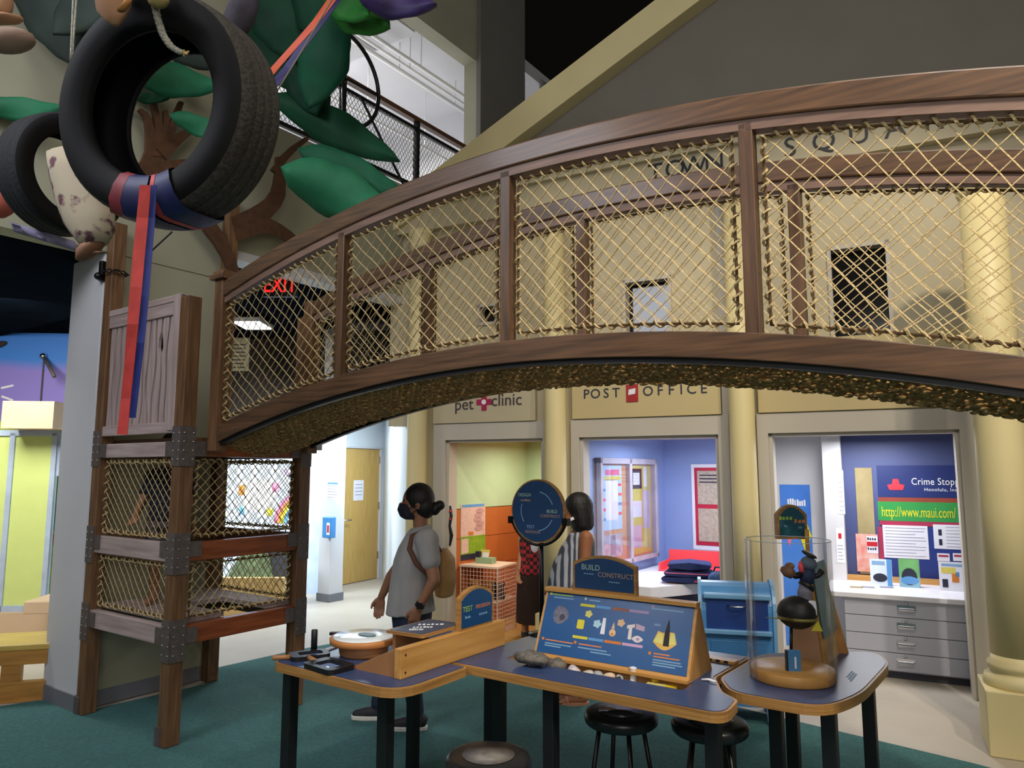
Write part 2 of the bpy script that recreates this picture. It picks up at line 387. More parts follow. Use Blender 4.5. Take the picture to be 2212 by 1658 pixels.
# cornice, gable
struct('trim_cornice', MB().box(-.66, 8, -.1, .14, 4.2, 4.47).box(-.7, 8, -.16, .14, 4.47, 4.52), 'paint_sign', 'cream frieze carrying the black square letters', 'cornice', FA)
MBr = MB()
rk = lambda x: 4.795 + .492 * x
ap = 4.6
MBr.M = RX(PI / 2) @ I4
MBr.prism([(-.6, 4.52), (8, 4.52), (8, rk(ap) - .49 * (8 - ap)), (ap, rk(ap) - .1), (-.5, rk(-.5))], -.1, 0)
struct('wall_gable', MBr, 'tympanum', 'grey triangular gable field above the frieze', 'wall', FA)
for k, (xa, xb, q0, q1) in enumerate(((-.75, ap, 0, .0), (ap, 9.6, 0, 0))):
    mb = MB(); mb.M = RX(PI / 2)
    if k == 0: mb.prism([(-.75, rk(-.75) - .33), (ap, rk(ap) - .33), (ap, rk(ap)), (-.75, rk(-.75))], 0, .16)
    else: mb.prism([(ap, rk(ap) - .33), (9.6, rk(ap) - .33 - .492 * 5), (9.6, rk(ap) - .492 * 5), (ap, rk(ap))], 0, .16)
    struct('trim_%d' % (20 + k), mb, 'paint_yellow', ('yellow raking cornice climbing the left of the gable', 'yellow raking cornice on the right of the gable')[k], 'cornice', FA)
t = thing('square_lettering', 'black raised letters along the cream frieze above the bridge', 'lettering', FA)
for ch, x in zip('TOWN SQUARE', [2.37, 2.55, 2.72, 2.9, 3.3] + [2.22 + .262 * i for i in range(5, 11)]):
    if ch != ' ': text(ch, .235, M('letter_black', '#17181c', .5), t, T3(x + .05, -.101, 4.355) @ FACE, .006, name='letter')
# columns
def column(x, y, r, lab, cap=4.18, plinth=True):
    t = thing('column', lab, 'column', FA @ T3(x, y, 0), 'yellow columns of the shop front')
    n = 32
    MB().lathe([(r, .5), (r, 1.4), (r * .97, 2.4), (r * .9, cap - .18)], n).build('shaft', 'paint_yellow', t, True)
    MB().lathe([(r * 1.28, .36), (r * 1.34, .39), (r * 1.28, .43), (r * 1.08, .445), (r * 1.06, .46), (r * 1.16, .475), (r * 1.16, .5), (r * 1.02, .52), (r, .55)], n).build('base_moulding', 'paint_yellow', t, True)
    MB().box(-r * 1.42, r * 1.42, -r * 1.42, r * 1.42, 0, .37).build('plinth', 'paint_yellow', t, bevel=.008)
    MB().lathe([(r * .9, cap - .2), (r * 1.0, cap - .17), (r * .95, cap - .15), (r * 1.2, cap - .05), (r * 1.25, cap)], n).build('capital', 'paint_yellow', t, True)
column(-.13, -.14, .105, 'yellow column at the left end of the shop front beside the hallway')
column(1.42, -.14, .105, 'yellow column between the pet clinic and the post office')
column(3.11, -.14, .105, 'yellow column between post office and police desk behind the mailbox')
column(4.79, -.98, .14, 'large near yellow column with round moulded base at the right edge', 3.6)
struct('trim_31', MB().box(2.93, 3.0, -.02, 0, 0, 4.2).box(1.27, 1.31, -.02, 0, 0, 4.2), 'paint_beige', 'narrow grey-beige pilaster strips beside the columns', 'trim', FA)
# ---- shop rooms
bx = .1464
def bay_light(x, y, z, s, p, c, sy=None):
    q = FA @ V((x, y, z)); area('shop_light', q, q - V((0, 0, 1)), s, p, c, sy)
bay_light(.95, .75, 1.92, .5, 15, (1, .92, .78)); bay_light(2.45, .8, 1.92, .6, 26, (.82, .88, 1)); bay_light(4.0, .55, 1.92, .6, 23, (.95, .96, 1), .35)
struct('ceiling_shops', MB().box(-.2, 6, .16, 2.3, 2.0, 2.1), 'paint_white', 'white ceiling of the three shops', 'ceiling', FA)
t = thing('wall_pet', 'pale green and orange walls of the pet clinic', 'wall', FA); t['kind'] = 'structure'
c0 = (.16, .16); c1 = (.16 + bx * 1.3, 1.46); c2 = (c1[0] + .989 * 1.1, c1[1] - .1448 * 1.1)
seg(seg(MB(), *c0, *c1, 1.25, 2.0, .06), *c1, *c2, 1.25, 2.0, .06).build('upper_wall', 'paint_green', t)
for k in range(4):
    z0 = .02 + k * .307
    seg(MB(), *c0, *c1, z0, z0 + .302, .05).build('wall_panel', 'paint_orange', t); seg(MB(), *c1, *c2, z0, z0 + .302, .05).build('wall_panel', 'paint_orange', t)
struct('wall_divider_1', MB().box(1.24, 1.5, .14, 1.9, 0, 2.0), 'paint_orange', 'orange side wall between pet clinic and post office', 'wall', FA)
struct('floor_pet', MB().box(.14, 1.24, -.02, 1.5, 0, .012), wood('floor_wood', '#c29a5c', '#a8803f', 'x'), 'tan wooden floor of the pet clinic', 'floor', FA)
struct('wall_post', seg(seg(MB(), 1.6, .16, 1.6 + bx * 1.85, 2.01, 0, 2.0, .06), 1.6 + bx * 1.85, 2.01, 3.1, 1.83, 0, 2.0, .06), 'paint_blue', 'periwinkle blue walls of the post office', 'wall', FA)
struct('wall_divider_2', MB().box(2.95, 3.15, .16, 1.9, 0, 2.0), 'paint_white', 'white side wall between post office and police desk', 'wall', FA)
struct('wall_police', MB().box(3.15, 3.78, 1.15, 1.25, 0, 2.0), 'paint_white', 'white wall carrying the blue banner', 'wall', FA)
struct('wall_police_back', MB().box(3.78, 6, 1.15, 1.25, 0, 2.0), 'paint_navy', 'navy blue back wall of the police desk', 'wall', FA)
struct('trim_pilaster', MB().box(3.64, 3.8, .95, 1.15, 0, 2.0), 'paint_white', 'white pilaster left of the notice board', 'trim', FA, bevel=.005)
# ---- hallway behind the bridge
dA, dB = V((-2.56, 10.45, 0)), V((-1.95, 11.55, 0)); dd = (dB - dA).normalized()
HW = Matrix.Translation(dA) @ RZ(math.atan2(dd.y, dd.x))     # x along the door wall, y behind it (to the left)
struct('wall_hall', holed(-.3, 3.0, 0, 3.5, [(.06, 1.06, -1, 2.0)], 0, .12), 'paint_cool', 'bright blue-white hallway wall around the wooden door', 'wall', HW)
t = thing('door_1', 'pale wooden hallway door with white paper notice and lever handle', 'door', HW); t['kind'] = 'structure'
MB().box(.14, 1.04, .02, .065, .01, 1.97).build('door_leaf', wood('door_wood', '#c8a765', '#b9954f', 'z', .4), t)
MB().box(.06, .085, -.02, .1, 0, 2.0).box(1.035, 1.06, -.02, .1, 0, 2.0).box(.06, 1.06, -.02, .1, 1.975, 2.0).build('door_frame', 'paint_white', t)
MB().box(.085, .14, .02, .05, .01, 1.97).build('side_strip', 'door_wood', t)
MB().tube([(.2, .02, .93), (.2, -.05, .93), (.34, -.05, .925)], .011, 8).ell((.2, 0, .93), .03, .015, .03).build('door_handle', 'chrome', t, True)
for z in (.3, 1.05, 1.75): MB().box(1.02, 1.045, -.01, .03, z, z + .11).build('hinge', 'chrome', t)
MB().box(.45, .67, .014, .019, 1.2, 1.5).build('notice_paper', 'paper', t)
for k in range(4): MB().box(.48, .64, .011, .0145, 1.28 + k * .05, 1.29 + k * .05).build('text_line', 'ink_grey', t)
# corridor side wall, ceiling, white post
struct('wall_hall_right', seg(MB(), -1.02, 7.72, -1.98, 11.7, 0, 3.25, .1), 'paint_cool', 'white corridor wall to the right of the door', 'wall')
q = FA @ V((-.33, .1, 0))
struct('ceiling_hall', MB().prism([(-2.3, 8.6), (-.9, 7.75), (-1.75, 12), (-3.2, 11)], 2.42, 2.5), 'paint_cool', 'white hallway ceiling in front of the door', 'ceiling')
t = thing('ceiling_light', 'square lit lamp in the hallway ceiling above the door', 'lamp'); c = P(812, 922, 9.0)
MB().box(c.x - .13, c.x + .13, c.y - .2, c.y + .2, 2.405, 2.42).build('diffuser', M('lamp_white', '#ffffff', .5, emit=('#f4fbff', 5)), t)
wp = TWi @ G(690, 1297)
struct('wall_post_white', MB().box(wp.x - .02, wp.x + .2, wp.y - .02, wp.y + .2, 0, 3.5), 'paint_white', 'slim white post beside the wooden door', 'wall', TW, bevel=.006)
struct('baseboard_post', MB().box(wp.x - .03, wp.x + .21, wp.y - .03, wp.y + .21, 0, .1), 'base_grey', 'grey base of the slim white post', 'baseboard', TW)
# mural wall behind the tower
MW = Matrix.Translation((-5.6, 10.6, 0)) @ RZ(math.radians(-12))
struct('wall_mural', MB().box(0, 3.2, 0, .1, 0, 1.92), M('mural_white', '#cfdcf2', .6, hex2='#b7c8e8', scale=5), 'bright pale blue wall pinned with pictures behind the tower nets', 'wall', MW)
struct('wall_dark', MB().box(-2.5, 3.05, .15, .25, 0, 3.55), 'hall_dark', 'dark brown wall above the picture wall', 'wall', MW)
def MWp(px, py, y=0): return ony(MW, px, py, y)
rb = MWp(655, 1130)
for k, (cl, r) in enumerate((('pink', .44), ('orange', .39), ('yellow', .34), ('sky', .29))):
    if k == 0: t = thing('rainbow_picture', 'painted rainbow cut-out pinned to the bright wall behind the nets', 'picture', MW @ T3(rb.x, 0, rb.z))
    p = [(-r * math.cos(a * PI / 14), r * math.sin(a * PI / 14)) for a in range(0, 8)]; p += [(-(r - .05) * math.cos(a * PI / 14), (r - .05) * math.sin(a * PI / 14)) for a in range(7, -1, -1)]
    mb = MB(); mb.M = T3(0, -.004, 0) @ FACE; mb.prism(p, 0, .004); mb.build('stripe', cl, t)
for k, (px, py, w_, h_, m_, lab, sh) in enumerate(((523, 1103, .14, .17, 'sky', 'deep blue star cut-out on the bright wall behind the nets', 5), (583, 1105, .16, .16, 'yellow', 'yellow star cut-out on the bright wall behind the nets', 5),
        (523, 1058, .1, .14, 'orange', 'small orange card on the bright wall behind the nets', 4), (595, 1052, .1, .12, 'pink', 'small pink card on the bright wall left of the rainbow', 4),
        (560, 1070, .5, .42, 'paper', 'large white picture sheet on the bright wall behind the nets', 4), (625, 1020, .16, .1, 'lilac', 'small lilac card above the rainbow', 4))):
    q = MWp(px, py); mb = MB(); mb.M = T3(q.x, -.002 if m_ == 'paper' else -.006, q.z) @ FACE
    if sh == 5: pl = [((w_ / 2 if i % 2 == 0 else w_ / 4) * math.sin(i * PI / 5), (h_ / 2 if i % 2 == 0 else h_ / 4) * math.cos(i * PI / 5)) for i in range(10)][::-1]
    else: pl = rrect(-w_ / 2, w_ / 2, -h_ / 2, h_ / 2, .01, 2)
    mb.prism(pl, 0, .003); tag(mb.build('wall_picture', m_, None, False, MW), lab, 'picture')
q = MWp(590, 1125); mb = MB(); mb.M = T3(q.x, -.03, q.z) @ FACE
# low tan bench wall and green slab under the pictures
struct('wall_low', MB().box(-4.0, -2.62, 8.5, 8.6, 0, .42), M('tan_panel', '#c7a76c', .6, var=.06), 'low tan partition seen through the lower tower net', 'wall')
t = thing('slide_hill', 'grey-green leaning play hill behind the low tan partition', 'play hill')
MB().loft([[V((-3.25 + x, 8.95 + y, 0)) for x, y in ((-.4, 0), (.45, 0), (.45, .3), (-.4, .3))], [V((-3.2 + x, 8.95 + y, .72)) for x, y in ((-.05, 0), (.22, 0), (.22, .3), (-.05, .3))]]).build('slope', M('hill_green', '#7f9a78', .7, var=.3, scale=7), t)
MB().box(-2.98, -2.72, 8.97, 9.2, 0, .68).build('step', M('slate', '#4a5266', .7), t)
# hallway clutter in the dark under the mezzanine
t = thing('exit_sign', 'red lit EXIT sign hanging in the dark hallway behind the bridge', 'sign'); c = P(605, 616, 6.85)
MB().box(c.x - .17, c.x + .17, c.y, c.y + .05, c.z - .11, c.z + .11).build('housing', 'black_paint', t)
text('EXIT', .22, M('exit_red', '#ff2020', .5, emit=('#ff1c1c', 2.2)), t, T3(c.x, c.y - .003, c.z - .0) @ FACE, .002, sx=.72)
MB().tube([(c.x, c.y + .02, c.z + .1), (c.x, c.y + .02, 3.57)], .01, 5).build('stem', 'black_metal', t)
t = thing('strip_light', 'lit white strip lamp in the dark hallway behind the tower', 'lamp'); c = P(545, 702, 8.9)
MB().box(c.x - .18, c.x + .18, c.y - .25, c.y + .25, c.z, c.z + .05).build('housing', 'white', t)
MB().box(c.x - .16, c.x + .16, c.y - .23, c.y + .23, c.z - .012, c.z).build('tube', 'lamp_white', t)
t = thing('hallway_sign', 'beige notice board hanging in the dark behind the bridge net', 'sign'); c = P(510, 765, 9.4)
MB().box(c.x - .17, c.x + .17, c.y, c.y + .02, c.z - .22, c.z + .22).build('board', M('sign_beige', '#8c8468', .6), t)
for s_ in (-.14, .14): MB().tube([(c.x + s_, c.y + .01, c.z + .22), (c.x + s_, c.y + .01, 3.57)], .006, 5).build('hanger_rod', 'black_metal', t)
for k in range(7): MB().box(c.x - .14, c.x + .12, c.y - .003, c.y, c.z - .18 + k * .05, c.z - .165 + k * .05).build('text_line', 'hall_dark', t)
t = thing('hallway_canopy', 'grey curved canopy and dark drum hanging behind the far railing', 'canopy'); c = P(815, 715, 9.0)
ring = lambda z, rx, ry: [V((c.x + rx * math.cos(a * PI / 12), c.y + ry * math.sin(a * PI / 12), z)) for a in range(24)]
MB().loft([ring(c.z - .42, .46, .5), ring(c.z + .38, .5, .5)]).build('drum', M('drum_dark', '#191613', .7, var=.2), t, True)
MB().loft([ring(c.z - .08, .66, .62), ring(c.z + .06, .52, .52)]).build('canopy_ring', M('canopy_grey', '#5d6068', .4, var=.1), t, True)
# ---- play room on the far left
LR = Matrix.Translation((-5.0, 8.7, 0)) @ RZ(math.radians(6))
m = bpy.data.materials.new('mural_paint'); m.use_nodes = True; MATS['mural_paint'] = m; nt = m.node_tree; b = nt.nodes['Principled BSDF']; b.inputs['Roughness'].default_value = .6
tc = nt.nodes.new('ShaderNodeTexCoord'); sp = nt.nodes.new('ShaderNodeSeparateXYZ'); nz = nt.nodes.new('ShaderNodeTexNoise'); nz.inputs['Scale'].default_value = .8
ma = nt.nodes.new('ShaderNodeMath'); ma.operation = 'MULTIPLY_ADD'; ma.inputs[1].default_value = .25; mb2 = nt.nodes.new('ShaderNodeMath'); mb2.operation = 'MULTIPLY'; mb2.inputs[1].default_value = .25
nt.links.new(tc.outputs['Object'], sp.inputs[0]); nt.links.new(tc.outputs['Object'], nz.inputs['Vector']); nt.links.new(nz.outputs['Fac'], ma.inputs[0]); nt.links.new(sp.outputs['Z'], ma.inputs[2]); nt.links.new(ma.outputs[0], mb2.inputs[0])
cr = nt.nodes.new('ShaderNodeValToRGB'); nt.links.new(mb2.outputs[0], cr.inputs[0]); nt.links.new(cr.outputs[0], b.inputs['Base Color'])
e = cr.color_ramp.elements; e[0].position = .0; e[0].color = lin('#b9cf4a'); e[1].position = .592; e[1].color = lin('#b9cf4a')
for p_, h_ in ((.597, '#8d7cc8'), (.745, '#8d7cc8'), (.775, '#3f7fd0'), (1, '#2f62b8')):
    n_ = e.new(p_); n_.color = lin(h_)
struct('wall_mural_room', MB().box(-7, .6, 0, .1, 0, 3.3), 'mural_paint', 'blue, purple and lime painted mural wall at far left', 'wall', LR)
LP = lambda px, py, y=0: ony(LR, px, py, y)
t = thing('lime_partition', 'lime green glazed partition with blue-grey frame at far left', 'partition', LR)
fm = M('frame_bluegrey', '#a9b8cc', .45); lime = M('lime_pane', '#cad884', .3, var=.03)
y_ = -1.0
a0, a1, a2, a3 = LP(30, 935, y_), LP(132, 930, y_), LP(4, 1290, y_), LP(105, 1312, y_)
xl, xr, zt, zb = (a0.x + a2.x) / 2, (a1.x + a3.x) / 2 + .05, a0.z, a3.z
xs_ = [xl - 1.3, xl, xl + .42, xr]
for x in xs_: MB().box(x - .025, x + .025, y_ - .03, y_ + .03, 0, zt).build('post', fm, t)
MB().box(xl - 1.3, xr, y_ - .03, y_ + .03, zt - .03, zt + .03).build('rail', fm, t); MB().box(xl - 1.3, xr, y_ - .03, y_ + .03, zb - .03, zb + .03).build('rail', fm, t)
for i in range(2): MB().box(xs_[i] + .025, xs_[i + 1] - .025, y_ - .008, y_ + .008, zb + .03, zt - .03).build('pane', lime, t)
MB().box(xs_[2] + .025, xr - .025, y_ - .01, y_ + .01, zt - .45, zt - .03).build('pane', fm, t)
struct('wall_tan_low', MB().box(xl - 2, xr + .1, y_ - .08, y_ - .031, 0, zb - .03), M('tan_low', '#c7ac8c', .6, var=.03), 'tan low wall under the lime partition', 'wall', LR)
b0, b1 = LP(48, 872, y_), LP(142, 866, y_)
tag(MB().box(b0.x, b1.x + .06, y_ - .35, y_ + .25, zt + .031, b0.z).build('header_box', M('tan_box', '#c9ac8e', .6, var=.04), None, False, LR), 'plain tan box on top of the lime partition', 'box')
c = LP(120, 1165, y_ + .5)
t = thing('easel_toy', 'orange and teal toy stand glimpsed between lime pane and white pier', 'toy', LR)
MB().box(c.x - .1, c.x + .14, y_ + .45, y_ + .6, c.z - .05, c.z + .06).build('tray', 'orange', t)
MB().box(c.x - .06, c.x + .2, y_ + .5, y_ + .55, c.z + .1, c.z + .75).build('board', M('teal_board', '#5f8f8c', .6, var=.3, scale=9), t)
for s_ in (-.05, .12): MB().bar((c.x + s_ - .06, y_ + .5, 0), (c.x + s_, y_ + .5, c.z - .05), .03, .03).build('leg', 'black_metal', t)
c = LP(97, 770)
t = thing('wall_lamp', 'slim grey bent-arm lamp on the purple mural', 'lamp', LR)
MB().tube([(c.x, -.03, c.z), (c.x + .3, -.35, c.z - .28)], .022, 8).build('arm', 'steel_dark', t, True)
MB().tube([(c.x, -.02, c.z), (c.x, -.02, c.z - 1.0)], .008, 5).build('conduit', 'steel_dark', t); MB().ell((c.x, -.04, c.z), .04).build('joint', 'chrome', t, True)
for k, (px, py, a) in enumerate(((16, 835, .25), (16, 860, -.35))):
    q = LP(px, py); mb = MB(); mb.M = T3(q.x, -.006, q.z) @ RY(-a); mb.box(-.07, .07, 0, .005, -.012, .012)
    tag(mb.build('mural_dash', 'white', None, False, LR), ('upper white dash painted on the purple mural', 'lower white dash painted on the purple mural')[k], 'mark')
q = LP(6, 746); tag(MB().ell((q.x - .05, -.03, q.z), .12, .03, .04, R=RY(-.3).to_3x3()).build('mural_fin', 'hall_dark', None, True, LR), 'dark red-brown fin on the blue mural at the left edge', 'ornament')
# wooden bench, far left
bo = G(90, 1512)
BN = Matrix.Translation((bo.x, bo.y, 0)) @ RZ(math.radians(180 + 15))
t = thing('wooden_bench', 'honey coloured wooden bench at the lower left edge beside the pier', 'bench', BN)
pt = M('honey_wood', '#b9853f', .45, hex2='#9a6a2f', stretch=(1, 8, 8), scale=4)
MB().box(-.05, 1.5, -.45, .02, .36, .4).build('seat', M('honey_top', '#cdb15e', .4, hex2='#b8974a', stretch=(1, 8, 8), scale=4), t, bevel=.006)
MB().box(-.02, 1.5, -.02, .015, .26, .36).build('apron', pt, t); MB().box(-.02, 1.5, -.05, .02, 0, .14).build('bottom_rail', pt, t, bevel=.004)
for x in (.14, .5, .86, 1.2): MB().box(x, x + .13, -.03, .012, .14, .27).build('upright', pt, t)
MB().lathe([(.0, -.02), (.1, -.02), (.1, .02), (.0, .02)], 20).build('wheel', 'oak_x', t, True, T3(-.1, -.12, .1) @ RY(PI / 2))
q = LP(108, 1300, y_ - .3); tag(MB().box(q.x - .12, q.x + .25, y_ - .55, y_ - .09, q.z - .07, q.z + .05).build('shelf_block', 'tan_low', None, False, LR, bevel=.01), 'short tan ledge sticking out beside the white pier', 'ledge')
# ================================================================ rope helpers
def net(mb, fn, nu, nv, r=.0028, jit=.15, seed=0, n=3):
    rnd = random.Random(seed); ph = [rnd.uniform(0, 6.3) for _ in range(6)]
    def pt(p, q):
        e = min(p, nu - p, q, nv - q); k = jit * max(0, min(1, e))
        dp = k * (math.sin(p * 1.7 + q * .6 + ph[0]) + math.sin(q * 2.3 - p * .9 + ph[1])) * .7
        dq = k * (math.sin(q * 1.9 + p * .8 + ph[2]) + math.sin(p * 2.1 - q * .5 + ph[3])) * .7
        return fn((p + dp) / nu, (q + dq) / nv)
    for sg in (1, -1):
        for cst in range(-nv if sg > 0 else 0, (nu if sg > 0 else nu + nv) + 1):
            pts = []; steps = 2 * nv
            for k in range(steps + 1):
                q = k / 2; p = cst + q if sg > 0 else cst - q
                if -1e-6 <= p <= nu + 1e-6: pts.append(pt(p, q))
            if len(pts) > 1: mb.tube(pts, r, n, caps=False)
    return mb
def coil(mb, path, rc, pitch, r, nrm, n=4, per=7):
    path = [V(p) for p in path]; nrm = V(nrm); a = 0.; pts = []
    for i in range(len(path) - 1):
        d = path[i + 1] - path[i]; L = d.length
        if L < 1e-6: continue
        t = d / L; b = t.cross(nrm).normalized(); m = max(1, int(L / pitch * per))
        for k in range(m):
            a += 2 * PI / per
            j = 1 + .35 * math.sin(a * .37 + i)
            pts.append(path[i] + d * (k / m) + (nrm * math.cos(a) + b * math.sin(a)) * rc * j)
    mb.tube(pts, r, n, caps=False)
    return mb
def lattice(parent, fn, w, h, nrm, seed, cell=.07, r=.0028, rodr=.006):
    nu, nv = max(3, round(w / cell)), max(3, round(h / cell))
    net(MB(), fn, nu, nv, r, .045, seed).build('rope_net', 'rope', parent, kind='stuff')
    per = [fn(k / 16, 0) for k in range(17)] + [fn(1, k / 10) for k in range(1, 11)] + [fn(1 - k / 16, 1) for k in range(1, 17)] + [fn(0, 1 - k / 10) for k in range(1, 11)]
    MB().tube(per[:-1], rodr, 5, closed=True).build('frame_rod', 'rope_dark', parent)
    coil(MB(), per, .012, .05, .0055, nrm).build('lacing_rope', 'rope', parent)
# ================================================================ climbing tower
tw = thing('climbing_tower', 'square wooden climbing tower with rope net sides at the left end of the bridge', 'play tower', TW)
A, B_ = -1.02, .92; hp = .0475
for (x, y, z1, m_) in ((0, 0, 2.76, 'oak_z'), (A, 0, 3.45, 'oak_z'), (0, B_, 2.78, 'oak_z'), (A, B_, 3.95, 'oak_z')):
    MB().box(x - hp, x + hp, y - hp, y + hp, .008, z1).build('post', m_, tw, bevel=.006)
for (z0, z1) in ((.585, .70), (1.085, 1.20), (1.735, 1.83)):
    MB().box(A + hp, -hp, -.04, .02, z0, z1).build('beam', 'lt_x', tw, bevel=.004)
    MB().box(-.02, .04, hp, B_ - hp, z0, z1).build('beam', M('oak_red', '#93502c', .35, hex2='#6a3318', stretch=(9, .7, 9), scale=5, coat=.2), tw, bevel=.004)
    MB().box(A + hp, -hp, B_ - .02, B_ + .03, z0, z1).build('beam', 'oak_x', tw, bevel=.004)
    MB().box(A - .03, A + .02, hp, B_ - hp, z0, z1).build('beam', 'oak_y', tw, bevel=.004)
def bracket(mb_, x, y, z, w_, h_, face):
    th = .006
    if face == 'y': mb_.box(x - w_ / 2, x + w_ / 2, y - th, y, z - h_ / 2, z + h_ / 2)
    else: mb_.box(x, x + th, y - w_ / 2, y + w_ / 2, z - h_ / 2, z + h_ / 2)
def bolts(mb_, x, y, z, w_, h_, face):
    for i in (-1, 1):
        for j in (-.75, -.25, .25, .75):
            c = (x + i * w_ * .32, y - .006, z + j * h_ / 2) if face == 'y' else (x + .006, y + i * w_ * .32, z + j * h_ / 2)
            mb_.ell(c, .006, n=6, m=4)
for (px_, py_, face) in ((0, -hp, 'y'), (A, -hp, 'y'), (hp, 0, 'x'), (hp, B_, 'x')):
    for z in (.62, 1.14, 1.80):
        mb = MB(); bracket(mb, px_, py_, z, .094, .25, face)
        if face == 'y': bracket(mb, px_ + (-.085 if px_ == 0 else .085), -.042, z + (.02 if z < 1.5 else -.015), .085, .095, face)
        else: bracket(mb, .042, py_ + (.085 if py_ == 0 else -.085), z + (.02 if z < 1.5 else -.015), .085, .095, face)
        b = mb.build('bracket', 'steel_dark', tw)
        mb = MB(); bolts(mb, px_, py_, z, .096, .22, face); mb.build('bolts', 'bolt', b, kind='stuff')
for (x, y) in ((0, -hp), (A, -hp)):
    MB().box(x - .06, x + .0, y - .008, y, .008, .12).build('foot_plate', 'steel_dark', tw)
# platforms
for k in range(8):
    y0 = .05 + k * .104
    cut = 3 <= k <= 5
    MB().box(A + .03, -.52 if cut else -.03, y0, y0 + .1, .70, .73).build('platform_board', 'lt_x', tw)
    MB().box(A + .03, -.03, y0, y0 + .1, 1.83, 1.86).build('deck_board', 'oak_x', tw)
# nets of the tower
for (z0, z1) in ((.745, 1.06), (1.235, 1.71)):
    lattice(tw, (lambda u, v, z0=z0, z1=z1: V((A + .09 + u * (-A - .18), -.005, z0 + v * (z1 - z0)))), -A - .18, z1 - z0, (0, 1, 0), int(z0 * 50))
    lattice(tw, (lambda u, v, z0=z0, z1=z1: V((.005, .09 + u * (B_ - .18), z0 + v * (z1 - z0)))), B_ - .18, z1 - z0, (1, 0, 0), int(z0 * 60))
    lattice(tw, (lambda u, v, z0=z0, z1=z1: V((A + .09 + u * (-A - .18), B_, z0 + v * (z1 - z0)))), -A - .18, z1 - z0, (0, 1, 0), int(z0 * 70))
# balustrade of wavy slats above the nets
MB().box(A + hp, -hp, -.045, .03, 2.74, 2.785).box(A + hp, -hp, -.04, 0, 2.655, 2.74).build('top_rail', 'lt_x', tw, bevel=.005)
MB().box(A + hp, -hp, -.04, 0, 1.885, 1.955).build('bottom_rail', 'lt_x', tw, bevel=.004)
MB().box(-hp - .075, -hp, -.05, 0, 1.9, 2.785).build('end_stile', 'lt_z', tw, bevel=.004)
rnd = random.Random(3)
MB().box(A + hp, -hp, .012, .024, 1.9, 2.72).build('gap_shade_panel', M('gap_shade', '#2e2320', .8, var=.2), tw)  # added dark sheet that puts shade into the gaps between the slats
nsl = 11; x0_, x1_ = A + hp + .01, -hp - .08; sw = (x1_ - x0_) / nsl
def edge(i, f):
    if i in (0, nsl): return x0_ + i * sw
    e = x0_ + i * sw + .012 * math.sin(f * 5 + i * 2.1) + .006 * math.sin(f * 11 + i)
    return e
for i in range(nsl):
    L_, R_ = [], []
    for k in range(15):
        f = k / 14; z = 1.95 + .71 * f
        gap = .006 + .008 * (.5 + .5 * math.sin(i * 3 + f * 6))
        kn = .03 * max(0, 1 - abs(f - .74) / .1)
        L_.append((edge(i, f) + gap + (kn if i == 9 else 0), z)); R_.append((edge(i + 1, f) - gap - (kn if i == 8 else 0), z))
    poly = L_[::-1] + R_
    mb = MB(); mb.M = RX(PI / 2); mb.prism(poly[::-1], .006, .026)
    mb.build('slat', 'lt_z', tw)
# ================================================================ rope bridge
br = thing('rope_bridge', 'arched wooden footbridge with rope net railings spanning above the tables', 'bridge', TW @ T3(.13, 0, 0))
zs = lambda s: 2.243 - .064 * (s - 2.25) ** 2
S1 = 4.54; TN, TF = .15, .87; HC = .82
def sweep(t0, t1, dz0, dz1, s0=0., s1=S1, n=40, f=None):
    mb = MB(); rings = []
    for k in range(n + 1):
        s_ = s0 + (s1 - s0) * k / n; z = zs(s_)
        rings.append([V((s_, t0, z + dz0)), V((s_, t1, z + dz0)), V((s_, t1, z + dz1)), V((s_, t0, z + dz1))])
    return mb.loft([r[::-1] for r in rings])
oakb = M('bridge_oak', '#6c4d34', .42, hex2='#432f20', stretch=(.8, 9, 14), scale=4, bump=.05, coat=.15)
for t0 in (TN, TF):
    sweep(t0 - .03, t0 + .03, -.105, 0.0).build('stringer', oakb, br, bevel=.004)
    sweep(t0 - .012, t0 + .022, -.125, -.105).build('edge_strip', 'black_paint', br)
    sweep(t0 - .04, t0 + .04, HC + .012, HC + .115).build('top_rail', oakb, br, bevel=.008)
    sweep(t0 - .028, t0 + .028, HC - .03, HC + .012).build('rail_lip', M('lip_wood', '#86695a', .5, hex2='#6b5348', stretch=(.8, 9, 9), scale=4), br)
    for k in range(5):
        s_ = k * 1.135; z = zs(s_)
        if k == 0: MB().box(s_ - .045, s_ + .045, t0 - .045, t0 + .045, z - .15, z + HC + .14).build('newel_post', 'oak_z', br, bevel=.005)
        else: MB().box(s_ - .028, s_ + .028, t0 - .028, t0 + .028, z - .02, z + HC).build('post', M('bridge_oak_z', '#6b4d35', .42, hex2='#442f20', stretch=(9, 9, .8), scale=4), br, bevel=.004)
    if t0 == TN: MB().box(-.07, .07, t0 - .07, t0 + .07, zs(0) + HC + .14, zs(0) + HC + .175).box(-.055, .055, t0 - .055, t0 + .055, zs(0) + HC + .175, zs(0) + HC + .2).build('newel_cap', 'oak_x', br, bevel=.004)
    for k in range(4):
        s0_, s1_ = k * 1.135 + .06, (k + 1) * 1.135 - .06
        skew = (.0, .0, .0, .10)[k] if t0 == TN else .03
        def fn(u, v, s0_=s0_, s1_=s1_, t0=t0, skew=skew):
            s_ = s0_ + u * (s1_ - s0_) + skew * math.sin(PI * u) * (v - .5)
            zz = zs(s_)
            sag = .025 * math.sin(PI * u) * v * (1 - v) * 4
            return V((s_, t0 + .02 * math.sin(PI * u) * math.sin(PI * v), zz + .035 + v * (HC - .085) - sag))
        lattice(br, fn, s1_ - s0_, HC - .1, (0, 1, 0), k * 7 + int(t0 * 100), cell=.08, r=.0030 if t0 == TN else .0025)
